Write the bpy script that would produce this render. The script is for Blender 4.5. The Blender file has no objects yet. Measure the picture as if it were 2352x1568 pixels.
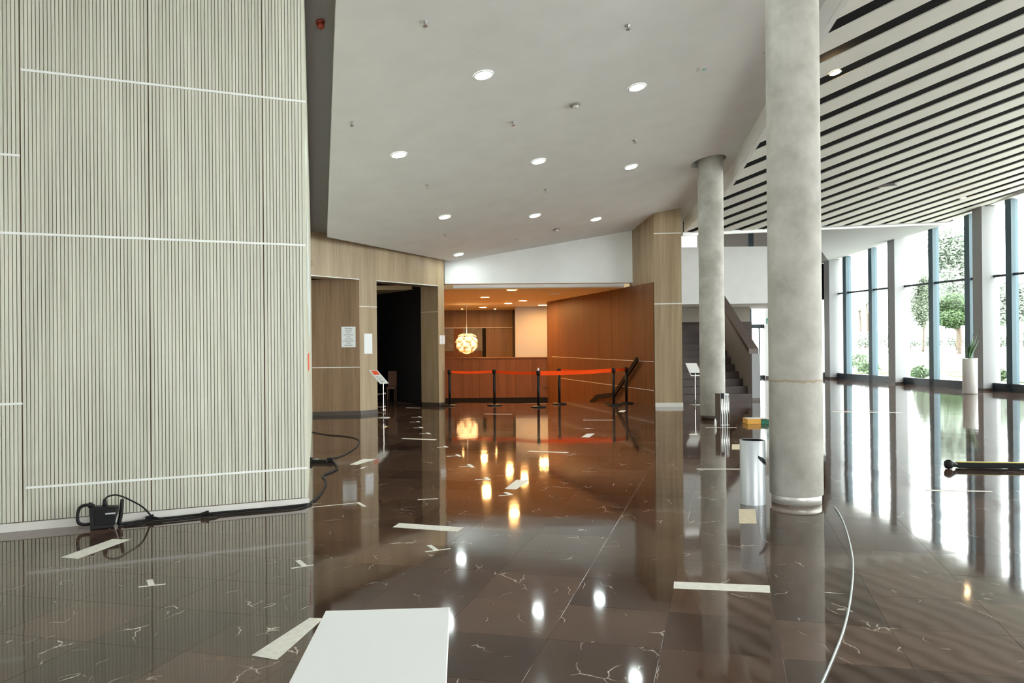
import bpy, math, random
from mathutils import Vector, Matrix, geometry
random.seed(7)
SC = bpy.context.scene
COL = SC.collection

# ------------------------------------------------------------------ camera
F_PX, CX, CY, H = 1900.0, 1176.0, 784.0, 1.6
PITCH, ROLL = 4 / 1900, 0.009
_F = Vector((0, math.cos(PITCH), math.sin(PITCH)))
_U0 = Vector((0, -math.sin(PITCH), math.cos(PITCH)))
_R0 = Vector((1, 0, 0))
_R = _R0 * math.cos(ROLL) - _U0 * math.sin(ROLL)
_U = _U0 * math.cos(ROLL) + _R0 * math.sin(ROLL)
cam = bpy.data.cameras.new('camera')
cam.sensor_width = 36
cam.lens = 36 * F_PX / 2352
cam.clip_start = 0.05
cam.clip_end = 600
camo = bpy.data.objects.new('camera', cam)
COL.objects.link(camo)
m3 = Matrix((_R, _U, -_F)).transposed()
camo.matrix_world = Matrix.Translation((0, 0, H)) @ m3.to_4x4()
SC.camera = camo

# ------------------------------------------------------------------ world, exposure
SKY = 8.5
w = bpy.data.worlds.new('overcast_sky')
SC.world = w
w.use_nodes = True
bg = w.node_tree.nodes['Background']
bg.inputs[0].default_value = (0.975, 1.0, 0.995, 1)
bg.inputs[1].default_value = SKY
SC.view_settings.view_transform = 'Standard'
SC.view_settings.look = 'None'
SC.view_settings.gamma = 1
SC.view_settings.use_curve_mapping = False
SC.view_settings.exposure = 0.5
COOL, WARM = (0.88, 1.0, 0.97), (1.0, 0.52, 0.17)
COOL_E, WARM_E = 95.0, 330.0


# ------------------------------------------------------------------ survey helpers
def ray(px, py):
    return _R * ((px - CX) / F_PX) + _U * (-(py - CY) / F_PX) + _F


CAM = Vector((0, 0, H))


def fl(px, py, z=0.0):
    d = ray(px, py)
    return CAM + d * ((z - H) / d.z)


def at(px, py, Y):
    d = ray(px, py)
    return CAM + d * (Y / d.y)


def onpl(px, py, p):                      # plane z = a + bX + cY
    d = ray(px, py)
    a, b, c = p
    return CAM + d * ((a - H) / (d.z - b * d.x - c * d.y))


def onwall(px, py, P, D):                 # vertical plane through P along plan direction D
    d = ray(px, py)
    n = Vector((D.y, -D.x, 0))
    k = n.dot(Vector((P.x, P.y, H)) - CAM) / n.dot(d)
    return CAM + d * k


def V2(x, y):
    return Vector((x, y, 0))


# ------------------------------------------------------------------ materials
def nt(m):
    m.use_nodes = True
    return m.node_tree.nodes, m.node_tree.links, m.node_tree.nodes['Principled BSDF']


def mat(name, col, rough=0.5, metal=0.0, var=0.0, scale=6.0, bump=0.0, emit=None, es=0.0, coat=0.0, spec=None):
    m = bpy.data.materials.new(name)
    N, L, b = nt(m)
    b.inputs['Base Color'].default_value = (*col, 1)
    b.inputs['Roughness'].default_value = rough
    b.inputs['Metallic'].default_value = metal
    if coat:
        b.inputs['Coat Weight'].default_value = coat
        b.inputs['Coat Roughness'].default_value = 0.05
    if spec is not None:
        b.inputs['Specular IOR Level'].default_value = spec
    if emit:
        b.inputs['Emission Color'].default_value = (*emit, 1)
        b.inputs['Emission Strength'].default_value = es
    if var or bump:
        g = N.new('ShaderNodeNewGeometry')
        n = N.new('ShaderNodeTexNoise')
        n.inputs['Scale'].default_value = scale
        n.inputs['Detail'].default_value = 5
        L.new(g.outputs['Position'], n.inputs['Vector'])
        if var:
            r = N.new('ShaderNodeValToRGB')
            r.color_ramp.elements[0].position = 0.3
            r.color_ramp.elements[1].position = 0.7
            r.color_ramp.elements[0].color = (*[c * (1 - var) for c in col], 1)
            r.color_ramp.elements[1].color = (*[min(1, c * (1 + var)) for c in col], 1)
            L.new(n.outputs['Fac'], r.inputs[0])
            L.new(r.outputs[0], b.inputs['Base Color'])
        if bump:
            bp = N.new('ShaderNodeBump')
            bp.inputs['Strength'].default_value = bump
            bp.inputs['Distance'].default_value = 0.01
            L.new(n.outputs['Fac'], bp.inputs['Height'])
            L.new(bp.outputs[0], b.inputs['Normal'])
    return m


def wood(name, c0, c1, rough=0.42, fine=38.0):
    m = bpy.data.materials.new(name)
    N, L, b = nt(m)
    g = N.new('ShaderNodeNewGeometry')
    oi = N.new('ShaderNodeObjectInfo')
    off = N.new('ShaderNodeVectorMath'); off.operation = 'SCALE'
    off.inputs[0].default_value = (3.1, 5.7, 9.3)
    L.new(oi.outputs['Random'], off.inputs['Scale'])
    add = N.new('ShaderNodeVectorMath'); add.operation = 'ADD'
    L.new(g.outputs['Position'], add.inputs[0]); L.new(off.outputs[0], add.inputs[1])
    mp = N.new('ShaderNodeMapping'); mp.inputs['Scale'].default_value = (fine, fine, 0.9)
    L.new(add.outputs[0], mp.inputs[0])
    n = N.new('ShaderNodeTexNoise'); n.inputs['Scale'].default_value = 1.0; n.inputs['Detail'].default_value = 6
    n.inputs['Roughness'].default_value = 0.65
    L.new(mp.outputs[0], n.inputs['Vector'])
    mp2 = N.new('ShaderNodeMapping'); mp2.inputs['Scale'].default_value = (4.5, 4.5, 0.25)
    L.new(add.outputs[0], mp2.inputs[0])
    n2 = N.new('ShaderNodeTexNoise'); n2.inputs['Scale'].default_value = 1.0; n2.inputs['Detail'].default_value = 3
    L.new(mp2.outputs[0], n2.inputs['Vector'])
    mx = N.new('ShaderNodeMath'); mx.operation = 'ADD'
    L.new(n.outputs['Fac'], mx.inputs[0]); L.new(n2.outputs['Fac'], mx.inputs[1])
    r = N.new('ShaderNodeValToRGB')
    r.color_ramp.elements[0].position = 0.36; r.color_ramp.elements[1].position = 0.64
    r.color_ramp.elements[0].color = (*c0, 1); r.color_ramp.elements[1].color = (*c1, 1)
    hf = N.new('ShaderNodeMath'); hf.operation = 'MULTIPLY'; hf.inputs[1].default_value = 0.5
    L.new(mx.outputs[0], hf.inputs[0]); L.new(hf.outputs[0], r.inputs[0])
    L.new(r.outputs[0], b.inputs['Base Color'])
    b.inputs['Roughness'].default_value = rough
    return m


def marble(name):
    m = bpy.data.materials.new(name)
    N, L, b = nt(m)
    g = N.new('ShaderNodeNewGeometry')
    oi = N.new('ShaderNodeObjectInfo')
    s = N.new('ShaderNodeMath'); s.operation = 'ADD'
    L.new(g.outputs['Random Per Island'], s.inputs[0]); L.new(oi.outputs['Random'], s.inputs[1])
    fr = N.new('ShaderNodeMath'); fr.operation = 'FRACT'
    L.new(s.outputs[0], fr.inputs[0])
    off = N.new('ShaderNodeVectorMath'); off.operation = 'SCALE'
    off.inputs[0].default_value = (37.0, 61.0, 0.0)
    L.new(fr.outputs[0], off.inputs['Scale'])
    pos = N.new('ShaderNodeVectorMath'); pos.operation = 'ADD'
    L.new(g.outputs['Position'], pos.inputs[0]); L.new(off.outputs[0], pos.inputs[1])
    # body colour: per tile shade and cloudy noise
    cl = N.new('ShaderNodeTexNoise'); cl.inputs['Scale'].default_value = 2.6; cl.inputs['Detail'].default_value = 6
    L.new(pos.outputs[0], cl.inputs['Vector'])
    ma = N.new('ShaderNodeMath'); ma.operation = 'MULTIPLY_ADD'; ma.inputs[1].default_value = 0.62
    L.new(fr.outputs[0], ma.inputs[0]); 
    mb = N.new('ShaderNodeMath'); mb.operation = 'MULTIPLY_ADD'; mb.inputs[1].default_value = 0.75; mb.inputs[2].default_value = -0.2
    L.new(cl.outputs['Fac'], mb.inputs[0]); L.new(mb.outputs[0], ma.inputs[2])
    r = N.new('ShaderNodeValToRGB')
    r.color_ramp.elements[0].position = 0.1; r.color_ramp.elements[1].position = 0.9
    r.color_ramp.elements[0].color = (0.035, 0.0185, 0.0125, 1)
    r.color_ramp.elements[1].color = (0.118, 0.066, 0.044, 1)
    L.new(ma.outputs[0], r.inputs[0])
    # thin pale veins
    wn = N.new('ShaderNodeTexNoise'); wn.inputs['Scale'].default_value = 5.0; wn.inputs['Detail'].default_value = 4
    L.new(pos.outputs[0], wn.inputs['Vector'])
    wsc = N.new('ShaderNodeVectorMath'); wsc.operation = 'SCALE'; wsc.inputs['Scale'].default_value = 0.16
    L.new(wn.outputs['Color'], wsc.inputs[0])
    wp = N.new('ShaderNodeVectorMath'); wp.operation = 'ADD'
    L.new(pos.outputs[0], wp.inputs[0]); L.new(wsc.outputs[0], wp.inputs[1])
    mp = N.new('ShaderNodeMapping'); mp.inputs['Scale'].default_value = (1.0, 0.55, 1.0); mp.inputs['Rotation'].default_value = (0, 0, 0.5)
    L.new(wp.outputs[0], mp.inputs[0])
    vo = N.new('ShaderNodeTexVoronoi'); vo.feature = 'DISTANCE_TO_EDGE'; vo.inputs['Scale'].default_value = 4.2
    L.new(mp.outputs[0], vo.inputs['Vector'])
    vr = N.new('ShaderNodeValToRGB')
    vr.color_ramp.elements[0].position = 0.0; vr.color_ramp.elements[0].color = (1, 1, 1, 1)
    vr.color_ramp.elements[1].position = 0.016; vr.color_ramp.elements[1].color = (0, 0, 0, 1)
    L.new(vo.outputs['Distance'], vr.inputs[0])
    mk = N.new('ShaderNodeTexNoise'); mk.inputs['Scale'].default_value = 3.1; mk.inputs['Detail'].default_value = 2
    L.new(pos.outputs[0], mk.inputs['Vector'])
    mr = N.new('ShaderNodeValToRGB')
    mr.color_ramp.elements[0].position = 0.56; mr.color_ramp.elements[0].color = (0, 0, 0, 1)
    mr.color_ramp.elements[1].position = 0.66; mr.color_ramp.elements[1].color = (1, 1, 1, 1)
    L.new(mk.outputs['Fac'], mr.inputs[0])
    vm = N.new('ShaderNodeMath'); vm.operation = 'MULTIPLY'
    L.new(vr.outputs[0], vm.inputs[0]); L.new(mr.outputs[0], vm.inputs[1])
    mix = N.new('ShaderNodeMix'); mix.data_type = 'RGBA'
    L.new(vm.outputs[0], mix.inputs['Factor']); L.new(r.outputs[0], mix.inputs['A'])
    mix.inputs['B'].default_value = (0.62, 0.57, 0.5, 1)
    L.new(mix.outputs['Result'], b.inputs['Base Color'])
    b.inputs['Roughness'].default_value = 0.30
    b.inputs['Specular IOR Level'].default_value = 0.0
    b.inputs['Coat Weight'].default_value = 1.0
    b.inputs['Coat Roughness'].default_value = 0.055
    b.inputs['Coat IOR'].default_value = 1.49
    # barely wavy polish
    wv = N.new('ShaderNodeTexNoise'); wv.inputs['Scale'].default_value = 2.2; wv.inputs['Detail'].default_value = 1
    L.new(g.outputs['Position'], wv.inputs['Vector'])
    bp = N.new('ShaderNodeBump'); bp.inputs['Strength'].default_value = 0.05; bp.inputs['Distance'].default_value = 0.02
    L.new(wv.outputs['Fac'], bp.inputs['Height'])
    L.new(bp.outputs[0], b.inputs['Normal']); L.new(bp.outputs[0], b.inputs['Coat Normal'])
    return m


def concrete(name, stain_z=None):
    m = bpy.data.materials.new(name)
    N, L, b = nt(m)
    g = N.new('ShaderNodeNewGeometry')
    n1 = N.new('ShaderNodeTexNoise'); n1.inputs['Scale'].default_value = 3.0; n1.inputs['Detail'].default_value = 8
    n1.inputs['Roughness'].default_value = 0.6
    L.new(g.outputs['Position'], n1.inputs['Vector'])
    r = N.new('ShaderNodeValToRGB')
    r.color_ramp.elements[0].position = 0.32; r.color_ramp.elements[1].position = 0.66
    r.color_ramp.elements[0].color = (0.33, 0.315, 0.275, 1); r.color_ramp.elements[1].color = (0.50, 0.485, 0.44, 1)
    L.new(n1.outputs['Fac'], r.inputs[0])
    out = r.outputs[0]
    if stain_z is not None:
        sp = N.new('ShaderNodeSeparateXYZ'); L.new(g.outputs['Position'], sp.inputs[0])
        n2 = N.new('ShaderNodeTexNoise'); n2.inputs['Scale'].default_value = 14.0; n2.inputs['Detail'].default_value = 4
        L.new(g.outputs['Position'], n2.inputs['Vector'])
        ad = N.new('ShaderNodeMath'); ad.operation = 'MULTIPLY_ADD'; ad.inputs[1].default_value = 0.06
        L.new(n2.outputs['Fac'], ad.inputs[0]); L.new(sp.outputs['Z'], ad.inputs[2])
        sb = N.new('ShaderNodeMath'); sb.operation = 'SUBTRACT'; sb.inputs[1].default_value = stain_z + 0.03
        L.new(ad.outputs[0], sb.inputs[0])
        ab = N.new('ShaderNodeMath'); ab.operation = 'ABSOLUTE'; L.new(sb.outputs[0], ab.inputs[0])
        rr = N.new('ShaderNodeValToRGB')
        rr.color_ramp.elements[0].position = 0.004; rr.color_ramp.elements[0].color = (0.65, 0.65, 0.65, 1)
        rr.color_ramp.elements[1].position = 0.02; rr.color_ramp.elements[1].color = (0, 0, 0, 1)
        L.new(ab.outputs[0], rr.inputs[0])
        mx = N.new('ShaderNodeMix'); mx.data_type = 'RGBA'
        L.new(rr.outputs[0], mx.inputs['Factor']); L.new(out, mx.inputs['A'])
        mx.inputs['B'].default_value = (0.30, 0.21, 0.10, 1)
        out = mx.outputs['Result']
    L.new(out, b.inputs['Base Color'])
    b.inputs['Roughness'].default_value = 0.75
    bp = N.new('ShaderNodeBump'); bp.inputs['Strength'].default_value = 0.25; bp.inputs['Distance'].default_value = 0.01
    L.new(n1.outputs['Fac'], bp.inputs['Height']); L.new(bp.outputs[0], b.inputs['Normal'])
    return m


def glass(name):
    m = bpy.data.materials.new(name)
    m.use_nodes = True
    N, L = m.node_tree.nodes, m.node_tree.links
    N.remove(N['Principled BSDF'])
    t = N.new('ShaderNodeBsdfTransparent'); t.inputs[0].default_value = (0.95, 1, 0.98, 1)
    gl = N.new('ShaderNodeBsdfGlossy'); gl.inputs['Roughness'].default_value = 0.02
    fz = N.new('ShaderNodeFresnel'); fz.inputs[0].default_value = 1.35
    mx = N.new('ShaderNodeMixShader')
    L.new(fz.outputs[0], mx.inputs[0]); L.new(t.outputs[0], mx.inputs[1]); L.new(gl.outputs[0], mx.inputs[2])
    L.new(mx.outputs[0], N['Material Output'].inputs[0])
    return m


def leafmat(name, col):
    m = mat(name, col, 0.6, var=0.35, scale=1.2)
    return m


M = {}
M['marble'] = marble('brown_marble')
M['grout'] = mat('grout', (0.085, 0.058, 0.044), 0.5)
M['slat_wood'] = wood('pale_oak_slats', (0.52, 0.52, 0.425), (0.70, 0.70, 0.585), 0.4)
M['groove'] = mat('groove_backing', (0.17, 0.095, 0.07), 0.8)
M['oak'] = wood('oak_veneer', (0.27, 0.188, 0.106), (0.45, 0.338, 0.21), 0.42, 30)
M['oak_red'] = wood('red_oak_veneer', (0.145, 0.058, 0.024), (0.225, 0.096, 0.041), 0.5, 26)
M['white'] = mat('white_plaster', (0.81, 0.80, 0.785), 0.9, var=0.03, scale=2)
M['white_wall'] = mat('white_wall_paint', (0.86, 0.87, 0.86), 0.85, var=0.02, scale=3)
M['recess'] = mat('grey_plaster', (0.30, 0.28, 0.28), 0.9)
M['trim'] = mat('white_trim', (0.85, 0.87, 0.84), 0.35)
M['base_white'] = mat('pale_skirting', (0.72, 0.70, 0.66), 0.4)
M['base_dark'] = mat('dark_skirting', (0.06, 0.045, 0.035), 0.4)
M['void'] = mat('black_void', (0.006, 0.006, 0.007), 0.9)
M['ceil_slat'] = mat('white_ceiling_slat', (0.68, 0.66, 0.61), 0.6, var=0.04, scale=1.5)
M['concrete'] = concrete('concrete_column_mat')
M['concrete_stain'] = concrete('stained_concrete_column_mat', 1.205)
M['chrome'] = mat('chrome', (0.78, 0.78, 0.76), 0.16, 1.0)
M['collar'] = mat('dull_metal_collar', (0.72, 0.70, 0.65), 0.42, 0.5, var=.08, scale=40)
M['steel'] = mat('brushed_steel', (0.62, 0.64, 0.65), 0.3, 0.85, var=0.05, scale=60)
M['silver'] = mat('silver_paint', (0.56, 0.60, 0.62), 0.38, 0.35)
M['black'] = mat('black_plastic', (0.010, 0.010, 0.011), 0.45, spec=0.25)
M['rubber'] = mat('black_rubber', (0.009, 0.009, 0.010), 0.6, spec=0.25)
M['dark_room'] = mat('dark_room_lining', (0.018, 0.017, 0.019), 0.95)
M['mullion'] = mat('blue_grey_aluminium', (0.045, 0.088, 0.112), 0.5, 0.0)
M['frame_dark'] = mat('dark_frame', (0.022, 0.035, 0.05), 0.4)
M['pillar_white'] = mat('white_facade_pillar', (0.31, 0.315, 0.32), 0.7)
M['glass'] = glass('window_glass')
M['belt'] = mat('orange_belt', (1.0, 0.075, 0.006), 0.75, spec=0.1)
M['paper'] = mat('white_paper', (0.80, 0.82, 0.84), 0.7)
M['print'] = mat('dark_print', (0.16, 0.16, 0.17), 0.7)
M['red'] = mat('orange_red', (0.85, 0.10, 0.03), 0.5)
M['darkred'] = mat('dark_red_beacon', (0.33, 0.05, 0.025), 0.4)
M['tape'] = mat('white_tape', (0.78, 0.76, 0.68), 0.5, var=0.10, scale=25)
M['tape_beige'] = mat('beige_tape', (0.66, 0.56, 0.40), 0.6, var=0.1, scale=20)
M['plinth'] = mat('white_laminate', (0.92, 0.94, 0.93), 0.55)
M['lamp_cool'] = mat('cool_lamp', (1, 1, 1), 0.5, emit=COOL, es=COOL_E)
M['lamp_warm'] = mat('warm_lamp', (1, 1, 1), 0.5, emit=WARM, es=WARM_E)
M['lamp_amber'] = mat('amber_lamp', (1, 1, 1), 0.5, emit=(1.0, 0.66, 0.32), es=55)
def petalmat(name, col):
    m = bpy.data.materials.new(name)
    N, L, bs = nt(m)
    bs.inputs['Base Color'].default_value = (*col, 1)
    bs.inputs['Roughness'].default_value = 0.35
    tl = N.new('ShaderNodeBsdfTranslucent'); tl.inputs[0].default_value = (0.97, 0.90, 0.78, 1)
    mx = N.new('ShaderNodeMixShader'); mx.inputs[0].default_value = 0.5
    L.new(bs.outputs[0], mx.inputs[1]); L.new(tl.outputs[0], mx.inputs[2])
    L.new(mx.outputs[0], N['Material Output'].inputs[0])
    return m


M['petal'] = petalmat('pearl_petal', (0.88, 0.78, 0.62))
M['bulb'] = mat('glowing_bulb', (1, 1, 1), 0.5, emit=(1.0, 0.80, 0.56), es=50)
M['cream'] = mat('cream_wall', (0.58, 0.545, 0.50), 0.8)
M['grey_panel'] = mat('grey_panel', (0.22, 0.21, 0.20), 0.6, var=0.2, scale=5)
M['stair'] = mat('dark_brown_stone', (0.050, 0.030, 0.025), 0.5, var=0.15, scale=5)
M['tan'] = mat('taupe_plaster', (0.34, 0.31, 0.27), 0.8, var=0.03)
M['upper'] = mat('grey_upper_wall', (0.30, 0.27, 0.25), 0.85)
M['cap'] = mat('brown_handrail_cap', (0.10, 0.075, 0.065), 0.4)
M['leaf'] = leafmat('green_leaf', (0.045, 0.085, 0.028))
M['leaf_glare'] = leafmat('glare_pale_leaf', (0.25, 0.29, 0.24))  # window glare is put into this leaf colour
M['leaf_dark'] = leafmat('glare_dark_leaf', (0.13, 0.16, 0.11))  # dark foliage, its colour lifted by painted glare as well
M['bark'] = mat('tree_bark', (0.10, 0.075, 0.055), 0.9, var=0.3, scale=4)
M['paving'] = mat('pale_paving', (0.52, 0.51, 0.46), 0.9, var=0.06, scale=0.6)
M['lawn'] = mat('lawn_grass', (0.12, 0.19, 0.06), 0.95, var=0.3, scale=3)
M['plant'] = mat('succulent_leaf', (0.05, 0.12, 0.045), 0.4)
M['pot'] = mat('white_planter_glaze', (0.72, 0.71, 0.68), 0.35)
M['yellow'] = mat('yellow_strip', (0.72, 0.58, 0.10), 0.5)
M['orange_box'] = mat('orange_carton', (0.72, 0.36, 0.06), 0.6)
M['green_box'] = mat('green_carton', (0.01, 0.14, 0.075), 0.5)
M['exit'] = mat('green_exit_sign', (0.01, 0.22, 0.13), 0.5)
M['cable_grey'] = mat('pale_grey_cable', (0.50, 0.56, 0.54), 0.5)
M['brown_chair'] = mat('brown_seat', (0.12, 0.055, 0.03), 0.7)
M['white_plastic'] = mat('white_plastic', (0.75, 0.75, 0.73), 0.4)
M['green_led'] = mat('green_indicator', (0.15, 0.55, 0.42), 0.4)


# ------------------------------------------------------------------ mesh helpers
class MB:
    def __init__(s):
        s.v = []; s.f = []; s.smooth = False

    def add(s, vs, fs):
        o = len(s.v)
        s.v += [tuple(v) for v in vs]
        s.f += [tuple(i + o for i in f) for f in fs]
        return s

    def hexa(s, b, t):                     # 4 bottom, 4 top points, counter clockwise from above
        s.add(list(b) + list(t), [(3, 2, 1, 0), (4, 5, 6, 7), (0, 1, 5, 4), (1, 2, 6, 5), (2, 3, 7, 6), (3, 0, 4, 7)])
        return s

    def box(s, x0, x1, y0, y1, z0, z1):
        return s.hexa([(x0, y0, z0), (x1, y0, z0), (x1, y1, z0), (x0, y1, z0)],
                      [(x0, y0, z1), (x1, y0, z1), (x1, y1, z1), (x0, y1, z1)])

    def obox(s, c, ax, ay, az, hx, hy, hz):  # oriented box by half sizes
        c = Vector(c)
        P = lambda i, j, k: c + ax * (i * hx) + ay * (j * hy) + az * (k * hz)
        return s.hexa([P(-1, -1, -1), P(1, -1, -1), P(1, 1, -1), P(-1, 1, -1)],
                      [P(-1, -1, 1), P(1, -1, 1), P(1, 1, 1), P(-1, 1, 1)])

    def wall(s, A, B, z0, z1, th, z0b=None, z1b=None):  # vertical slab from A to B, thickened to the left of A->B
        d = (V2(B.x, B.y) - V2(A.x, A.y)).normalized()
        n = Vector((-d.y, d.x, 0)) * th
        a, b = V2(A.x, A.y), V2(B.x, B.y)
        z0b = z0 if z0b is None else z0b
        z1b = z1 if z1b is None else z1b
        Z = lambda p, z: Vector((p.x, p.y, z))
        return s.hexa([Z(a, z0), Z(b, z0b), Z(b + n, z0b), Z(a + n, z0)],
                      [Z(a, z1), Z(b, z1b), Z(b + n, z1b), Z(a + n, z1)])

    def prism(s, poly, z0, z1):            # poly: list of (x,y); z0,z1 callables or numbers
        f0 = z0 if callable(z0) else (lambda x, y: z0)
        f1 = z1 if callable(z1) else (lambda x, y: z1)
        n = len(poly)
        area = sum(poly[i][0] * poly[(i + 1) % n][1] - poly[(i + 1) % n][0] * poly[i][1] for i in range(n))
        if area < 0:
            poly = poly[::-1]
        vs = [(x, y, f0(x, y)) for x, y in poly] + [(x, y, f1(x, y)) for x, y in poly]
        fs = [tuple(range(n - 1, -1, -1)), tuple(range(n, 2 * n))]
        fs += [(i, (i + 1) % n, n + (i + 1) % n, n + i) for i in range(n)]
        return s.add(vs, fs)

    def lathe(s, c, prof, n=32, cap=True, ax=None):  # prof: (r,z) list
        c = Vector(c)
        if ax is None:
            u, v, wv = Vector((1, 0, 0)), Vector((0, 1, 0)), Vector((0, 0, 1))
        else:
            wv = Vector(ax).normalized(); u = wv.orthogonal().normalized(); v = wv.cross(u)
        vs, fs = [], []
        for r, z in prof:
            for i in range(n):
                a = 2 * math.pi * i / n
                vs.append(c + u * (r * math.cos(a)) + v * (r * math.sin(a)) + wv * z)
        for k in range(len(prof) - 1):
            for i in range(n):
                j = (i + 1) % n
                fs.append((k * n + i, k * n + j, (k + 1) * n + j, (k + 1) * n + i))
        if cap:
            fs.append(tuple(range(n - 1, -1, -1)))
            fs.append(tuple((len(prof) - 1) * n + i for i in range(n)))
        s.smooth = True
        return s.add(vs, fs)

    def tube(s, pts, r, n=8, sub=6):
        P = [Vector(p) for p in pts]
        if len(P) > 2 and sub > 1:
            Q = []
            for i in range(len(P) - 1):
                p0, p1, p2, p3 = P[max(i - 1, 0)], P[i], P[i + 1], P[min(i + 2, len(P) - 1)]
                for k in range(sub):
                    t = k / sub
                    Q.append(0.5 * ((2 * p1) + (p2 - p0) * t + (2 * p0 - 5 * p1 + 4 * p2 - p3) * t * t + (3 * p1 - p0 - 3 * p2 + p3) * t ** 3))
            P = Q + [P[-1]]
        rr = r if isinstance(r, (list, tuple)) else None
        vs, fs = [], []
        up = None
        for i, p in enumerate(P):
            d = (P[min(i + 1, len(P) - 1)] - P[max(i - 1, 0)]).normalized()
            if up is None:
                up = d.orthogonal().normalized()
            up = (up - d * up.dot(d)).normalized()
            sd = d.cross(up)
            rad = r if rr is None else rr[0] + (rr[1] - rr[0]) * i / max(1, len(P) - 1)
            for k in range(n):
                a = 2 * math.pi * k / n
                vs.append(p + up * (rad * math.cos(a)) + sd * (rad * math.sin(a)))
        for i in range(len(P) - 1):
            for k in range(n):
                j = (k + 1) % n
                fs.append((i * n + k, i * n + j, (i + 1) * n + j, (i + 1) * n + k))
        fs.append(tuple(range(n - 1, -1, -1)))
        fs.append(tuple((len(P) - 1) * n + k for k in range(n)))
        s.smooth = True
        return s.add(vs, fs)

    def mesh(s, name, m):
        me = bpy.data.meshes.new(name)
        me.from_pydata(s.v, [], s.f)
        me.materials.append(m)
        if s.smooth:
            me.polygons.foreach_set('use_smooth', [len(p.vertices) == 4 for p in me.polygons])
        me.update()
        return me

    def build(s, name, m, parent=None, bevel=0.0):
        o = bpy.data.objects.new(name, s.mesh(name, m))
        COL.objects.link(o)
        if parent is not None:
            o.parent = parent
            # world coordinates are authored directly: undo the parent's offset
            o.matrix_parent_inverse = parent_world(parent).inverted()
        if bevel:
            b = o.modifiers.new('bevel', 'BEVEL'); b.width = bevel; b.segments = 2; b.limit_method = 'ANGLE'
        return o


_PW = {}


def parent_world(p):
    if p.name in _PW:
        return _PW[p.name]
    return Matrix.Identity(4)


def thing(name, label, cat, loc=(0, 0, 0), group=None):
    o = bpy.data.objects.new(name, None)
    COL.objects.link(o)
    o.location = loc
    o.empty_display_size = 0.1
    _PW[o.name] = Matrix.Translation(Vector(loc))
    return tag(o, label, cat, group)


def tag(o, label, cat, group=None):
    o['label'] = label; o['category'] = cat
    if group:
        o['group'] = group
    return o


def struct(o):
    o['kind'] = 'structure'
    return o


def clip(poly, P, n):                      # keep side where (p-P).n >= 0 ; 2d lists
    out = []
    for i in range(len(poly)):
        a, b = poly[i], poly[(i + 1) % len(poly)]
        da = (a[0] - P[0]) * n[0] + (a[1] - P[1]) * n[1]
        db = (b[0] - P[0]) * n[0] + (b[1] - P[1]) * n[1]
        if da >= 0:
            out.append(a)
        if (da > 0 > db) or (da < 0 < db):
            t = da / (da - db)
            out.append((a[0] + (b[0] - a[0]) * t, a[1] + (b[1] - a[1]) * t))
    return out


def clip_convex(poly, region):             # region counter clockwise
    for i in range(len(region)):
        a, b = region[i], region[(i + 1) % len(region)]
        poly = clip(poly, a, (-(b[1] - a[1]), b[0] - a[0]))
        if len(poly) < 3:
            return []
    return poly


UP = Vector((0, 0, 1))

# ------------------------------------------------------------------ plan of the hall (metres, camera above the origin)
CEIL = (6.798, 0.172, -0.129)              # sloped white ceiling
SLATP = (6.41, 0.18, -0.13)                # sloped slatted ceiling, a little lower
zc = lambda x, y: CEIL[0] + CEIL[1] * x + CEIL[2] * y
zs = lambda x, y: SLATP[0] + SLATP[1] * x + SLATP[2] * y
LC = fl(707, 1159.5)                       # outer corner of the slat wall
LA = fl(145, 1210)
LD = (V2(LA.x, LA.y) - V2(LC.x, LC.y)).normalized()   # from the corner to the left
LN = Vector((-LD.y, LD.x, 0))
if LN.y > 0:
    LN = -LN                               # faces the hall
WA = fl(827, 952.5)                        # oak wall with doorways
WE = fl(1022, 931.5)
WD = (V2(WE.x, WE.y) - V2(WA.x, WA.y)).normalized()
WN = Vector((WD.y, -WD.x, 0))              # towards the hall (right/front)
PC = fl(1505, 934)                         # oak pillar corner
PR = fl(1568, 934)
BRW = V2(1.35, 29.4)                       # far end of the brown wall
WINA, WINB = V2(13.57, 33.8), V2(15.06, 24.3)
WIND = (WINB - WINA).normalized()          # towards the camera
WINOUT = Vector((-WIND.y, WIND.x, 0))
if WINOUT.x < 0:
    WINOUT = -WINOUT


def winpt(Y):
    t = (Y - WINA.y) / WIND.y
    return WINA + WIND * t


def head_z(Y):
    return 4.95 + (34.6 - Y) * 0.088


# ------------------------------------------------------------------ floor: tiles
ANG = math.atan2(490, F_PX)                # tile rows run away to the right
TU = Vector((math.sin(ANG), math.cos(ANG), 0))     # depth direction
TV = Vector((math.cos(ANG), -math.sin(ANG), 0))    # cross direction
T0 = fl(1769, 1352)
TS = 0.605
SUNK_L, SUNK_R = V2(-1.75, 21.75), V2(3.3, 21.95)
sub = MB()
sub.prism([(-10, -4), (16.3, -4), (15.9, 22), (-10, 22)], -0.12, -0.0025)
sub.prism([(3.25, 22), (17, 22), (13.2, 38), (-0.4, 38)], -0.12, -0.0025)
sub.prism([(-10, 22), (-1.8, 22), (-3.4, 38), (-10, 38)], -0.12, -0.0025)
floor = struct(sub.build('floor', M['grout']))
g = 0.0006
q = TS / 2 - g
c = 0.0005
tile_vs = []
for rad, z in ((q, -0.004), (q, -c), (q - c, 0.0)):
    for sx, sy in ((-1, -1), (1, -1), (1, 1), (-1, 1)):
        p = TV * (sx * rad) + TU * (sy * rad)
        tile_vs.append((p.x, p.y, z))
tile_fs = [(8, 9, 10, 11)]
for k in (0, 4):
    for i in range(4):
        j = (i + 1) % 4
        tile_fs.append((k + i, k + j, k + 4 + j, k + 4 + i))
tmesh = bpy.data.meshes.new('tile')
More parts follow.
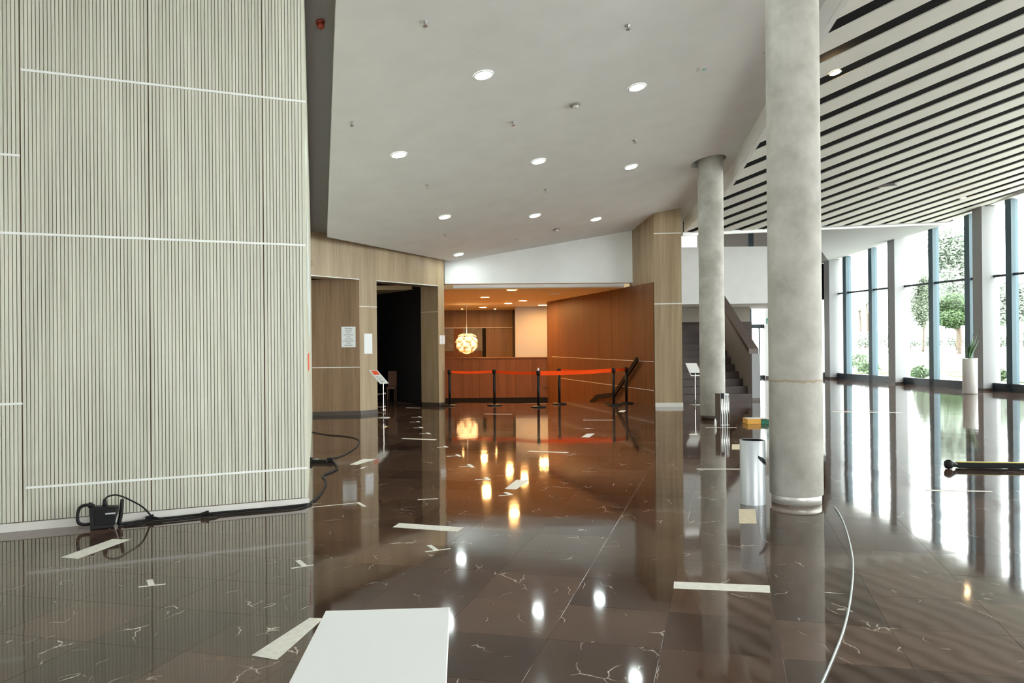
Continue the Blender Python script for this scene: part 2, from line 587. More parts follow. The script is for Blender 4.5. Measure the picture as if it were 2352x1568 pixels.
tmesh.from_pydata(tile_vs, [], tile_fs)
tmesh.materials.append(M['marble'])
cand = []


def proj(p):
    d = Vector(p) - CAM
    z = d.dot(_F)
    return (CX + F_PX * d.dot(_R) / z, CY - F_PX * d.dot(_U) / z, z) if z > 0.3 else None


for i in range(-30, 50):
    for j in range(-14, 70):
        cpt = V2(T0.x, T0.y) + TV * ((i + 0.5) * TS) + TU * ((j + 0.5) * TS)
        if cpt.y < -2.5 or cpt.y > 36.5 or cpt.x < -9:
            continue
        if (cpt - WINA).dot(WINOUT) > 0.2:
            continue
        if cpt.y > 22.1 and -4 < cpt.x < 3.6 - 0.247 * (cpt.y - 20.5) + 0.2:
            continue
        if (cpt - V2(LC.x, LC.y)).dot(LN) < -0.45 and cpt.x < -0.236 * cpt.y - 0.5:
            continue
        pr = proj((cpt.x, cpt.y, 0))
        vis = pr and -60 < pr[0] < 2420 and 780 < pr[1] < 1640
        if pr and pr[0] < 705 and pr[1] < 1150:
            vis = False
        area = (1.0 / pr[2] ** 3) if vis else 0
        cand.append((area, cpt, vis))
cand.sort(key=lambda t: -t[0])
rest = MB()
for k, (a, cpt, vis) in enumerate(cand):
    if k < 299 and vis:
        o = bpy.data.objects.new('tile', tmesh)
        COL.objects.link(o)
        o.parent = floor
        o.location = (cpt.x, cpt.y, random.uniform(-0.0003, 0.0))
        o.rotation_euler = (random.uniform(-1, 1) * 0.0007, random.uniform(-1, 1) * 0.0007, 0)
    else:
        rest.add([(v[0] + cpt.x, v[1] + cpt.y, v[2]) for v in tile_vs], tile_fs)
ro = rest.build('tile_field', M['marble'], floor)
ro['kind'] = 'stuff'

# ------------------------------------------------------------------ slat wall on the left
WALL_TOP = 6.6
TL = 9.0                                    # length to the left
b = MB()
b.wall(V2(LC.x, LC.y) - LN * 0.012, V2(LC.x, LC.y) + LD * TL - LN * 0.012, 0.0, WALL_TOP, 0.12 if LD.cross(-LN).z > 0 else -0.12)
wl = struct(b.build('wall_left', M['groove']))
px_t = lambda px, py: (onwall(px, py, LC, LD) - LC).dot(LD)
joints = [0.0, px_t(607, 800), px_t(345, 800), px_t(50, 800)]
jl = joints[-1]
joints.append(jl + (joints[2] - joints[1]) * 1.15)
pitch = 0.0305
for a, e in zip(joints[:-1], joints[1:]):
    n = max(1, round((e - a - 0.006) / pitch))
    p = (e - a - 0.006) / n
    wdt = p - 0.0050
    sm = MB()
    hx = wdt / 2
    vs = []
    for z in (0.0, WALL_TOP - 0.09):
        for u, d in ((-hx, -0.012), (-hx, 0.004), (-hx + 0.0015, 0.006), (hx - 0.0015, 0.006), (hx, 0.004), (hx, -0.012)):
            vs.append(LD * u + LN * d + UP * z)
    sm.add(vs, [(0, 1, 7, 6), (1, 2, 8, 7), (2, 3, 9, 8), (3, 4, 10, 9), (4, 5, 11, 10)])
    sme = sm.mesh('slat', M['slat_wood'])
    for k in range(n):
        o = bpy.data.objects.new('slat', sme)
        COL.objects.link(o)
        o.parent = wl
        t = a + 0.003 + (k + 0.5) * p
        o.location = V2(LC.x, LC.y) + LD * t + UP * 0.08
b = MB()                                     # plain continuation past the view
b.wall(V2(LC.x, LC.y) + LD * joints[-1], V2(LC.x, LC.y) + LD * TL, 0.08, WALL_TOP, 0.01 if LD.cross(-LN).z > 0 else -0.01)
b.build('panel', M['slat_wood'], wl)


def wtrim(x0, y0, x1, y1, hz=0.010):
    A, B = onwall(x0, y0, LC, LD), onwall(x1, y1, LC, LD)
    z = (A.z + B.z) / 2
    ta, tb = (A - LC).dot(LD), (B - LC).dot(LD)
    m = MB()
    mid = V2(LC.x, LC.y) + LD * ((ta + tb) / 2) + LN * 0.007 + UP * z
    m.obox(mid, LD, LN, UP, abs(ta - tb) / 2, 0.004, hz)
    m.build('trim_strip', M['trim'], wl)


wtrim(47, 158, 702, 236)
wtrim(-160, 529, 702, 562)
wtrim(60, 1119, 706, 1074.5)
wtrim(-160, 348, 46, 352)
wtrim(-160, 930, 52, 930)
b = MB()
b.obox(V2(LC.x, LC.y) + LD * (TL / 2 - 0.006) + LN * 0.006 + UP * 0.0365, LD, LN, UP, TL / 2 + 0.006, 0.008, 0.0365)
struct(b.build('baseboard_left', M['base_white']))
# side return of that wall, running back to the oak wall
SB = V2(-4.135, 17.05)
SD = (SB - V2(LC.x, LC.y)).normalized()
SN = Vector((SD.y, -SD.x, 0))               # faces right
b = MB()
b.wall(V2(LC.x, LC.y), SB + SD * 3.0, 0, WALL_TOP - 0.6, 0.11, None, 4.6)
ws = struct(b.build('wall_side', M['slat_wood']))

# ------------------------------------------------------------------ white sloped ceiling
cl_l = [onpl(748, 545, CEIL), onpl(768, 0, CEIL)]
dl = (cl_l[1] - cl_l[0])
near_l = cl_l[0] + dl * ((-3 - cl_l[0].y) / dl.y)
J = [V2(4.0, 8.4), V2(4.2, 11.07), V2(4.48, 14.8), V2(4.72, 18.0), V2(4.47, 21.4)]
Jn = V2(4.0 - 0.075 * 11.4, -3)
outer = [(near_l.x, -3.0), (Jn.x, Jn.y)] + [(p.x, p.y) for p in J] + [(4.4, 22.6), (-1.2, 22.6), (WE.x + 0.12, WE.y + 0.05), (cl_l[0].x + 0.03, cl_l[0].y)]
C1 = fl(1850, 1163); C1 = V2(C1.x, C1.y + 0.25)
C2 = fl(1644, 965); C2 = V2(C2.x, C2.y + 0.25)


def circ(cx, cy, r, n=40):
    return [(cx + r * math.cos(2 * math.pi * i / n), cy + r * math.sin(2 * math.pi * i / n)) for i in range(n)]


holes = [circ(C1.x, C1.y, 0.36), circ(C2.x - 0.04, C2.y, 0.36)]
loops = [[Vector((x, y, 0)) for x, y in outer]] + [[Vector((x, y, 0)) for x, y in h[::-1]] for h in holes]
tris = geometry.tessellate_polygon(loops)
flat = [p for lp in loops for p in lp]
b = MB()
vs = [(p.x, p.y, zc(p.x, p.y)) for p in flat]
fs = []
for t in tris:
    A, B, Cc = (flat[i] for i in t)
    fs.append(t if (B - A).cross(Cc - A).z < 0 else t[::-1])
b.add(vs, fs)
TH = 0.24
for lp in loops:                              # edges of the slab
    n = len(lp)
    ring = [(p.x, p.y, zc(p.x, p.y)) for p in lp] + [(p.x, p.y, zc(p.x, p.y) + TH) for p in lp]
    b.add(ring, [(i, (i + 1) % n, n + (i + 1) % n, n + i) for i in range(n)])
ceil = struct(b.build('ceiling', M['white']))
b = MB()
b.prism([(-12, -3.2), (4.6, -3.2), (4.75, 23), (-5, 23), (-12, 23)], lambda x, y: zc(x, y) + TH + 0.005, lambda x, y: zc(x, y) + TH + 0.1)
struct(b.build('ceiling_recess', M['recess']))
# fascia between both ceilings
b = MB()
jj = [Jn] + J
for p, r in zip(jj[:-1], jj[1:]):
    d = (r - p).normalized(); n = Vector((d.y, -d.x, 0)) * 0.08
    b.hexa([(p.x, p.y, zs(p.x, p.y)), (p.x + n.x, p.y + n.y, zs(p.x, p.y)), (r.x + n.x, r.y + n.y, zs(r.x, r.y)), (r.x, r.y, zs(r.x, r.y))],
           [(p.x, p.y, zc(p.x, p.y) + .3), (p.x + n.x, p.y + n.y, zc(p.x, p.y) + .3), (r.x + n.x, r.y + n.y, zc(r.x, r.y) + .3), (r.x, r.y, zc(r.x, r.y) + .3)])
struct(b.build('trim_1', M['white_wall']))

# ------------------------------------------------------------------ slatted ceiling on the right
SDIR = Vector((0.70, -0.714, 0)).normalized()
SNRM = Vector((0.714, 0.70, 0)).normalized()
E1, E2 = V2(4.47, 21.5), V2(14.55, 27.3)      # far edge
wn = winpt(-3.0)
far_reg = [(E2.x, E2.y), (E1.x, E1.y), (J[3].x, J[3].y), (J[3].x + 14, J[3].y - 14.3), (winpt(10).x, 10)]
near_reg = [(J[3].x, J[3].y), (J[1].x, J[1].y), (Jn.x, Jn.y), (wn.x, wn.y), (winpt(14).x, 14), (E2.x, E2.y), (J[3].x + 4, J[3].y + 3)]


def ccw(p):
    a = sum(p[i][0] * p[(i + 1) % len(p)][1] - p[(i + 1) % len(p)][0] * p[i][1] for i in range(len(p)))
    return p if a > 0 else p[::-1]


far_reg = ccw([(J[3].x, J[3].y), (E1.x, E1.y), (E2.x, E2.y), (winpt(5).x, 5.0)])
near_reg = ccw([(J[3].x, J[3].y), (J[1].x, J[1].y), (Jn.x, Jn.y), (wn.x, wn.y), (winpt(5).x, 5.0)])
b = MB()
vpoly = [(Jn.x, Jn.y), (wn.x, wn.y), (E2.x, E2.y), (E1.x, E1.y), (J[3].x, J[3].y), (J[1].x, J[1].y)]
b.prism([(Jn.x + .07, -3), (wn.x + .3, -3), (E2.x + .3, E2.y), (E1.x + .07, E1.y), (J[3].x + .07, J[3].y)], lambda x, y: zs(x, y) + 0.22, lambda x, y: zs(x, y) + 0.3)
b.wall(E1, E2, zs(E1.x, E1.y) + .021, zs(E1.x, E1.y) + .3, -0.05, zs(E2.x, E2.y) + .021, zs(E2.x, E2.y) + .3)
sc_root = struct(b.build('ceiling_slatted', M['void']))
s_split = V2(J[3].x, J[3].y).dot(SNRM)
GAP0, PIT, GW = 10.75, 0.846, 0.33
for k in range(-9, 30):
    s0, s1 = GAP0 + PIT * k + GW / 2, GAP0 + PIT * (k + 1) - GW / 2
    A = SNRM * s0; B = SNRM * s1
    poly = [((A - SDIR * 40).x, (A - SDIR * 40).y), ((A + SDIR * 40).x, (A + SDIR * 40).y),
            ((B + SDIR * 40).x, (B + SDIR * 40).y), ((B - SDIR * 40).x, (B - SDIR * 40).y)]
    full = ccw([(Jn.x, Jn.y), (wn.x, wn.y), (E2.x, E2.y), (E1.x, E1.y)])
    reg = far_reg if (s0 + s1) / 2 > s_split else near_reg
    if reg is far_reg:
        reg = ccw([(J[3].x, J[3].y), (E1.x, E1.y), (E2.x, E2.y), (wn.x, wn.y)])
    poly = clip_convex(ccw(poly), reg)
    if len(poly) < 3:
        continue
    b = MB()
    b.prism(poly, lambda x, y: zs(x, y), lambda x, y: zs(x, y) + 0.02)
    b.build('ceiling_slat', M['ceil_slat'], sc_root)
b = MB()                                       # white edge beam at the far end of the slats
b.wall(E1, E2, zs(E1.x, E1.y) - 0.07, zs(E1.x, E1.y) + 0.5, 0.12, zs(E2.x, E2.y) - 0.07, zs(E2.x, E2.y) + 0.5)
struct(b.build('trim_2', M['white_wall']))
# soffit between the slats and the window head
b = MB()
P0 = winpt(34.9)
Q1, Q2 = E1 + (E2 - E1) * 0.40, E2
b.add([(Q1.x, Q1.y, zs(Q1.x, Q1.y) - .02), (Q2.x, Q2.y, zs(Q2.x, Q2.y) - .02), (P0.x, P0.y, head_z(34.9)),
       (Q1.x, Q1.y, zs(Q1.x, Q1.y) + .2), (Q2.x, Q2.y, zs(Q2.x, Q2.y) + .2), (P0.x, P0.y, head_z(34.9) + .2)],
      [(0, 2, 1), (3, 4, 5), (0, 1, 4, 3), (1, 2, 5, 4), (2, 0, 3, 5)])
struct(b.build('ceiling_soffit', mat('grey_soffit_plaster', (0.36, 0.365, 0.37), 0.9)))

# ------------------------------------------------------------------ glazed facade on the right
mull_Y = [33.87 - 1.77 * k for k in range(-1, 21)]
n_w = 0
for k, Y in enumerate(mull_Y):
    if Y < -1.3:
        continue
    a, e = winpt(Y), winpt(Y - 1.77)
    hz = (head_z(Y) + head_z(Y - 1.77)) / 2
    b = MB()
    o1 = WINOUT * 0.05
    b.wall(a, e, 0.0, 0.24, 0.12)
    wob = struct(b.build('window_%d' % (k + 1), M['frame_dark']))
    b = MB()
    b.wall(a, a + WIND * 0.24, 0.0, head_z(Y), 0.24)
    b.build('mullion', M['mullion'], wob)
    b = MB()
    b.wall(a + WINOUT * 0.06, e + WINOUT * 0.06, 3.50, 3.57, 0.08)
    b.build('transom', M['frame_dark'], wob)
    for z0, z1 in ((0.24, 3.50), (3.57, None)):
        b = MB()
        A, E = a + WIND * 0.24 + WINOUT * 0.14, e + WINOUT * 0.14
        if z1 is None:
            b.add([(A.x, A.y, z0), (E.x, E.y, z0), (E.x, E.y, head_z(Y - 1.77)), (A.x, A.y, head_z(Y))], [(0, 1, 2, 3)])
        else:
            b.add([(A.x, A.y, z0), (E.x, E.y, z0), (E.x, E.y, z1), (A.x, A.y, z1)], [(0, 1, 2, 3)])
        b.build('pane', M['glass'], wob)
b = MB()
A, E = winpt(35.7), winpt(-3.2)
b.wall(A - WINOUT * 0.05, E - WINOUT * 0.05, head_z(35.7), 10.5, 0.45, head_z(-3.2), 11.5)
b.wall(winpt(-2.5) - WINOUT * .05, winpt(-3.2) - WINOUT * .05, 0, 9.5, .45)
struct(b.build('wall_right', M['white_wall']))
for k in range(9):
    Y = 34.75 - 4.37 * k
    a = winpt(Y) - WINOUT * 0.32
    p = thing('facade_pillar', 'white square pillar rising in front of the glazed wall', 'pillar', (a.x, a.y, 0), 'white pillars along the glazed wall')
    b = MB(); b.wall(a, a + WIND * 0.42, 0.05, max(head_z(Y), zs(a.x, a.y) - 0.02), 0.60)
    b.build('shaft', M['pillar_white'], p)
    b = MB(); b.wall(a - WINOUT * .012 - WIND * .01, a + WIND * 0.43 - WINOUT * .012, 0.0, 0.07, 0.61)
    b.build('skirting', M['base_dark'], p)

# ------------------------------------------------------------------ concrete columns
def column(C, label, m, name='concrete_column', collar=True, top=9.0):
    t = thing(name, label, 'column', (C.x, C.y, 0))
    b = MB()
    b.lathe((C.x, C.y, 0), [(0.252, 0.085), (0.255, 0.09), (0.255, 1.2), (0.2555, 2.9), (0.254, 2.905), (0.255, 2.91), (0.255, top)], 64)
    b.build('shaft', m, t)
    b = MB()
    b.lathe((C.x, C.y, 0), [(0.238, 0.0), (0.238, 0.08), (0.234, 0.086)], 64)
    b.build('collar', M['collar'] if collar else M['base_dark'], t)
    return t


column(C1, 'thick concrete column with brown stain ring and chrome collar beside the silver bin', M['concrete_stain'])
column(C2, 'concrete column rising through a round hole in the white ceiling', M['concrete'], collar=False)

# ------------------------------------------------------------------ oak wall with doorways
LINT = 3.08
dp = lambda px: onwall(px, 900, WA, WD)
DEP = -WN * 0.58                              # pier depth, away from the hall
w0, w1, w2, w3, w4 = (V2(dp(x).x, dp(x).y) for x in (705, 827, 867, 1008, 1022))


def wslab(m, a, e, z0, z1, dep=DEP):
    m.hexa([a + UP * z0, e + UP * z0, e + dep + UP * z0, a + dep + UP * z0],
           [a + UP * z1, e + UP * z1, e + dep + UP * z1, a + dep + UP * z1])


b = MB()
wslab(b, w0 - WD * 0.6, w4, LINT, 4.35)       # lintel band
wslab(b, w3, w4, 0.09, LINT)                  # right pier
JL = (fl(722, 954.5) - WA); JL = V2(JL.x, JL.y).normalized()
jb = w1 + JL * 2.6
wslab(b, w1, w2, 0.09, LINT)
wb = struct(b.build('wall_back', M['oak']))
b = MB()                                       # deep reveal left of the first pier, its shade put into the veneer colour
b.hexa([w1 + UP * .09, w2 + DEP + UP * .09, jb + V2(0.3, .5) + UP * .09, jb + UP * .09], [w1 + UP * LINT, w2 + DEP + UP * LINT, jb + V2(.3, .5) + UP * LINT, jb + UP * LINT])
b.build('reveal_panel', wood('shaded_oak_veneer', (0.17, 0.095, 0.045), (0.30, 0.185, 0.10), 0.4, 24), wb)
b = MB()
wslab(b, w1 - WN * -0.012, w2 - WN * -0.012, 0, 0.09); wslab(b, w3 + WN * .012, w4 + WN * .012, 0, 0.09)
b.hexa([w1 + JL * 0 - V2(0, .012), w2 + DEP, jb + V2(.3, .5), jb - V2(0, .012)], [w1 - V2(0, .012) + UP * .09, w2 + DEP + UP * .09, jb + V2(.3, .5) + UP * .09, jb - V2(0, .012) + UP * .09])
struct(b.build('baseboard_back', M['base_dark']))


def strip(a, e, z, n, hz=0.008, parent=wb):
    m = MB()
    mid = (a + e) / 2 + n * 0.003
    d = (e - a)
    m.obox(V2(mid.x, mid.y) + UP * z, d.normalized(), n, UP, d.length / 2, 0.004, hz)
    m.build('trim_strip', M['trim'], parent)


strip(w0, w1, LINT + 0.006, WN); strip(w2, w3, LINT + 0.006, WN)
strip(w1, w2, at(845, 704, w1.y + .2).z, WN)
RN = Vector((JL.y, -JL.x, 0))
RN = RN if RN.y < 0 else -RN
strip(w1, jb, at(770, 843.5, w1.y).z, RN)
rj = w3 + DEP
strip(w3 + DEP, w3, at(985, 716, 21.3).z, Vector((-WD.x, -WD.y, 0)), 0.006)
# dark room behind
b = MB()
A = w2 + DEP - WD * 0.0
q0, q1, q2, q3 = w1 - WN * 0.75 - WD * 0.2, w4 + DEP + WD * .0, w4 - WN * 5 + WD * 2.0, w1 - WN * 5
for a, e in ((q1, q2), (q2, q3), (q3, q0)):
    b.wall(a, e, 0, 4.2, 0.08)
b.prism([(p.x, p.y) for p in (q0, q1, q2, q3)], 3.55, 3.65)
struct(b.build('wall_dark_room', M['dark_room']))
b = MB()                                       # corridor end beyond the first opening
b.wall(V2(-9, 22.2), V2(-4.0, 22.2), 0, 4.4, -0.1)
b.wall(V2(-4.2, 22.2), V2(-3.6, 19.6), 0, 4.4, -0.1)
b.prism([(-9, 17), (-4.3, 17), (-3.9, 22.2), (-9, 22.2)], 3.3, 3.4)
struct(b.build('wall_corridor', M['oak']))

# ------------------------------------------------------------------ sunken lobby behind the belts
PCv, PRv = V2(PC.x, PC.y), V2(PR.x, PR.y)
BD = (BRW - PCv).normalized()
LOW = -1.15
b = MB()
b.prism([(-4, 21.7), (3.6, 21.9), (2.6, 37), (-4, 37)], LOW - .1, LOW)  # unseen floor, coloured pale to bounce light up to the lobby ceiling
struct(b.build('floor_lower', mat('pale_bounce_floor', (0.82, 0.66, 0.46), 0.5, var=.1, scale=4)))
b = MB()                                       # riser below the floor edge
b.wall(SUNK_L, SUNK_R, LOW, -0.004, -0.1)
struct(b.build('wall_step', M['stair']))
# brown side wall
b = MB()
nb = Vector((-BD.y, BD.x, 0)); nb = nb if nb.x > 0 else -nb
e0, e1 = PCv + BD * 0.05, PCv + BD * ((29.75 - PCv.y) / BD.y)
b.hexa([e0 + UP * LOW, e0 + nb * .3 + UP * LOW, e1 + nb * .3 + UP * LOW, e1 + UP * LOW], [e0 + UP * 3.08, e0 + nb * .3 + UP * 3.08, e1 + nb * .3 + UP * 3.08, e1 + UP * 3.08])
wbr = struct(b.build('wall_brown', M['oak_red']))


def brstrip(x0, y0, x1, y1):
    A, B = onwall(x0, y0, PCv, BD), onwall(x1, y1, PCv, BD)
    z = (A.z + B.z) / 2
    strip(V2(A.x, A.y), V2(B.x, B.y), z, -nb, 0.007, wbr)


brstrip(1268, 822, 1502, 826)
brstrip(1285, 862, 1502, 905)
# left wall of the lobby, lower ceiling, back wall
b = MB(); b.wall(V2(-1.95, 21.6), V2(-4.2, 37), LOW, 3.2, 0.1)
struct(b.build('wall_lobby_left', M['oak_red']))
LCZ = 3.07
b = MB(); b.prism([(-4.5, 22.31), (3.5, 22.31), (2.5, 37), (-4.5, 37)], LCZ, LCZ + .12)
struct(b.build('ceiling_lobby', mat('copper_ceiling_paint', (0.95, 0.74, 0.42), 0.75)))
# white bulkhead with its shutter box
FZ = at(1240, 650.5, 21.75).z
fa, fb = V2(WE.x, 21.62), V2(PCv.x + BD.x * 1.3, 21.78)
b = MB()
top = lambda p: zc(p.x, p.y) + 0.1
b.hexa([fa + UP * FZ, fb + UP * FZ, fb + V2(0, .35) + UP * FZ, fa + V2(0, .35) + UP * FZ],
       [fa + UP * top(fa), fb + UP * top(fb), fb + V2(0, .35) + UP * top(fb), fa + V2(0, .35) + UP * top(fa)])
struct(b.build('wall_bulkhead', M['white_wall']))
b = MB()
sa, sb2 = at(1041, 656, 22.15), at(1434, 656, 22.15)
b.box(sa.x, sb2.x, 22.14, 22.3, at(1240, 660, 22.15).z, FZ + .0)
tag(b.build('shutter_box', M['white_wall']), 'long pale grey shutter box under the white bulkhead', 'shutter box')
# counter
CY0 = 29.9
c0, c1 = at(1018, 820, CY0), at(1264, 820, CY0)
ctr = thing('reception_counter', 'long reddish wood reception counter behind the orange belts', 'counter', ((c0.x + c1.x) / 2, CY0, LOW))
ct = at(1150, 820.5, CY0).z
n = 6
px_j = [1018, 1060, 1101, 1142, 1183, 1223, 1264]
tz = at(1150, 913, CY0).z
for x0, x1 in zip(px_j[:-1], px_j[1:]):
    a, e = at(x0, 820, CY0).x, at(x1, 820, CY0).x
    b = MB(); b.box(a + .004, e - .004, CY0, CY0 + .5, tz, ct - .04)
    b.build('front_panel', M['oak_red'], ctr)
b = MB(); b.box(c0.x, c1.x, CY0 - .03, CY0 + .6, ct - .04, ct)
b.build('top', M['oak_red'], ctr)
b = MB(); b.box(c0.x, c1.x + .3, CY0 + .08, CY0 + .5, LOW, tz)  # black strip below the front panels, set back
b.build('black_base', M['black'], ctr)
# back wall
BY = 36.3
b = MB(); b.box(-4.6, at(1182, 750, BY).x, BY, BY + .1, LOW, 3.2)
wbk = struct(b.build('wall_lobby_back', wood('brown_oak_veneer', (0.20, 0.115, 0.05), (0.30, 0.18, 0.085), 0.4, 26)))
za, zb2 = at(1060, 753, BY).z, at(1060, 819, BY).z
b = MB(); b.box(-4.6, at(1116, 780, BY).x, BY - .012, BY + .02, zb2 - .5, za)
b.build('recess_panel', M['oak_red'], wbk)
for x0, x1, mm in ((1000, 1043, 'grey_panel'), (1064, 1108, 'grey_panel'), (1043, 1064, 'oak_red'), (1108, 1116, 'void')):
    b = MB(); b.box(at(x0, 780, BY).x, at(x1, 780, BY).x, BY - .04, BY - .01, zb2 + (.25 if mm == 'grey_panel' else 0), za - .02)
    b.build('door_panel', M[mm], wbk)
b = MB(); b.box(-4.6, at(1178, 752, BY).x, BY - .05, BY, za - .01, za + .02)
b.build('trim_strip', M['trim'], wbk)
b = MB(); b.box(at(1177, 752, BY).x, at(1182, 752, BY).x, BY - .05, BY, LOW, 3.07)
b.build('post', M['base_dark'], wbk)
sx0, sx1 = at(1183, 760, 33.2).x, at(1263, 760, 33.2).x
b = MB(); b.box(sx0, sx1 + 2.0, 33.2, 33.3, LOW, 3.07)
struct(b.build('wall_cream', M['cream']))
b = MB(); b.box(2.2, 5, 33.2, 37, LOW, 3.1)
struct(b.build('wall_lobby_end', M['oak_red']))
# handrail along the brown wall and the flight below it
hr = thing('handrail', 'dark sloping handrail on the brown wall by the steps down', 'handrail', tuple(PCv + BD * 2.5))
hp = [onwall(x, y, PCv - nb * 0.10, BD) for x, y in ((1463, 826), (1411, 906), (1371, 911), (1357, 924))]
for a, e in zip(hp[:-1], hp[1:]):
    b = MB()
    d = (e - a); dn = d.normalized(); side = nb; upn = side.cross(dn).normalized()
    b.obox((a + e) / 2, dn, side, upn, d.length / 2 + .03, 0.025, 0.06)
    b.build('rail', M['rubber'], hr)
for k, p in enumerate((hp[0] * .7 + hp[1] * .3, hp[0] * .2 + hp[1] * .8)):
    b = MB(); b.tube([p, p + nb * 0.11], 0.012)
    b.build('bracket', M['base_dark'], hr)
st = thing('steps_down', 'brown steps leading down beside the brown wall', 'stairs', (2.4, 22.4, LOW))
for k in range(6):
    b = MB()
    p0 = V2(1.5, 22.0 + .3 * k)
    xr = PCv.x + BD.x * ((p0.y - PCv.y) / BD.y) - .13
    b.box(1.5, xr, 22.02 + .3 * k, 22.32 + .3 * k, LOW, -0.17 * (k + 1))
    b.build('step', M['stair'], st)

# ------------------------------------------------------------------ oak pillar
pil = thing('oak_pillar', 'square oak veneer pillar with thin white lines and pale skirting', 'pillar', tuple((PCv + PRv) / 2))
pd = V2(0.45, 1.1)
ptz = lambda p: zc(p.x, p.y) + .05
LDZ = at(1535, 925, PC.y).z
b = MB()
p3, p4 = PRv + BD * 0.02 + V2(0.15, .9), PCv + BD * 1.62
p5 = PCv + BD * 0.03 + nb * 0.02
b.hexa([PCv + UP * .09, PRv + UP * .09, p3 + UP * .09, p5 + UP * .09], [PCv + UP * 3.08, PRv + UP * 3.08, p3 + UP * 3.08, p5 + UP * 3.08])
b.hexa([PCv + UP * 3.08, PRv + UP * 3.08, p3 + UP * 3.08, p4 + UP * 3.08], [PCv + UP * ptz(PCv), PRv + UP * ptz(PRv), p3 + UP * ptz(p3), p4 + UP * ptz(p4)])
b.build('shaft', M['oak'], pil)
b = MB()
k = 0.012
b.hexa([PCv + V2(0, -k), PRv + V2(k, -k), p3 + V2(k, 0), p5], [PCv + V2(0, -k) + UP * .1, PRv + V2(k, -k) + UP * .1, p3 + V2(k, 0) + UP * .1, p5 + UP * .1])
b.build('skirting', M['base_white'], pil)
for py in (536, 697.5):
    z = at(1536, py, PC.y).z
    b = MB(); b.obox((PCv + PRv) / 2 + V2(0, -.003) + UP * z, (PRv - PCv).normalized(), V2(0, 1), UP, (PRv - PCv).length / 2, .004, .011)
    b.build('trim_strip', M['trim'], pil)

# ------------------------------------------------------------------ back right: balcony, stairs, entrance
YB = 27.6
b0, b1 = at(1560, 565, YB), at(1915, 575, YB)
bal = thing('balcony', 'white balcony parapet above the stairs', 'balcony', (b0.x, YB, 2.84))
zt, zb = at(1720, 566, YB).z, at(1720, 697, YB).z
b = MB()
xr = at(1783, 600, YB).x + 1.2
b.box(b0.x - .6, xr, YB, YB + .2, zb, zt)
b.build('parapet', M['white_wall'], bal)
b = MB(); b.box(b0.x - .6, xr, YB + .2, YB + 4.5, zb, zb + .35)
b.build('slab', M['white_wall'], bal)
b = MB(); b.box(3.5, 10.3, 31.9, 32.1, zb + .35, 7.5)
wu = struct(b.build('wall_upper', M['upper']))
w_0, w_1 = at(1566, 533, 31.85), at(1600.5, 561, 31.85)
b = MB(); b.box(w_0.x, w_1.x, 31.84, 31.9, w_1.z - .1, w_0.z)
lw = struct(b.build('window_upper', mat('bright_upper_window', (1, 1, 1), 0.5, emit=(1, 1, .95), es=2.2)))
p = at(1723, 550, 29)
b = MB(); b.box(p.x - .09, p.x + .09, 28.9, 29.1, zb + .35, 6.0)
tag(b.build('upper_post', M['frame_dark']), 'black slim post on the upper floor behind the parapet', 'post')
# dark wall and taupe beam seen between the pillar and the far column
b = MB(); b.box(5.9, 9.0, 31.0, 31.2, 0.0, at(1590, 740, 31).z)
wdk = struct(b.build('wall_stair', M['stair']))
for py in (766, 790, 811, 832):
    z = at(1592, py, 31).z
    b = MB(); b.box(5.9, 9.0, 30.985, 31.0, z - .012, z + .012)
    b.build('panel_joint', M['cap'], wdk)
b = MB(); b.box(5.7, 8.7, 30.2, 30.9, at(1590, 740, 30.5).z, zb + .3)
struct(b.build('trim_3', M['tan']))
# staircase
sr0 = fl(1727, 920)
sr0 = V2(sr0.x, sr0.y)
AS = V2(-0.15, 0.989).normalized()
AR = V2(0.989, 0.15).normalized()
stc = thing('staircase', 'dark stone staircase with taupe balustrade wall rising under the balcony', 'stairs', tuple(sr0))
for k in range(10):
    b = MB()
    a = sr0 + AS * (0.27 * k)
    wd_ = 2.6
    e = a + AS * 0.29
    zt_ = 0.19 * (k + 1)
    b.hexa([a - AR * wd_ + UP * max(0, zt_ - .5), a + UP * max(0, zt_ - .5), e + UP * max(0, zt_ - .5), e - AR * wd_ + UP * max(0, zt_ - .5)],
           [a - AR * wd_ + UP * zt_, a + UP * zt_, e + UP * zt_, e - AR * wd_ + UP * zt_])
    b.build('step', M['stair'], stc)
npx = fl(1728, 920); npx = V2(npx.x, npx.y)
nz = at(1737, 812, npx.y).z
b = MB()
pe = npx + AR * 0.235
q1_, q2_ = npx + AS * 0.14, pe + AS * 0.14
b.hexa([npx + UP * .07, pe + UP * .07, q2_ + UP * .07, q1_ + UP * .07], [npx + UP * nz, pe + UP * nz, q2_ + UP * nz, q1_ + UP * nz])
b.build('newel', M['pillar_white'], stc)
b = MB(); b.hexa([npx, pe, q2_, q1_], [npx + UP * .07, pe + UP * .07, q2_ + UP * .07, q1_ + UP * .07])
b.build('newel_base', M['cap'], stc)
run = 0.27 * 8.5
sl = 0.19 / 0.27
m1, m2 = q1_ + AS * run, q2_ + AS * run
b = MB()
b.hexa([q1_, q2_, m2 + UP * (sl * run - 1.2), m1 + UP * (sl * run - 1.2)], [q1_ + UP * nz, q2_ + UP * nz, m2 + UP * (nz + sl * run), m1 + UP * (nz + sl * run)])
b.build('balustrade', M['tan'], stc)
b = MB()
ov = AR * 0.02
b.hexa([q1_ - ov + UP * nz, q2_ + ov + UP * nz, m2 + ov + UP * (nz + sl * run), m1 - ov + UP * (nz + sl * run)],
       [q1_ - ov + UP * (nz + .13), q2_ + ov + UP * (nz + .13), m2 + ov + UP * (nz + sl * run + .13), m1 - ov + UP * (nz + sl * run + .13)])
b.build('cap', M['cap'], stc)
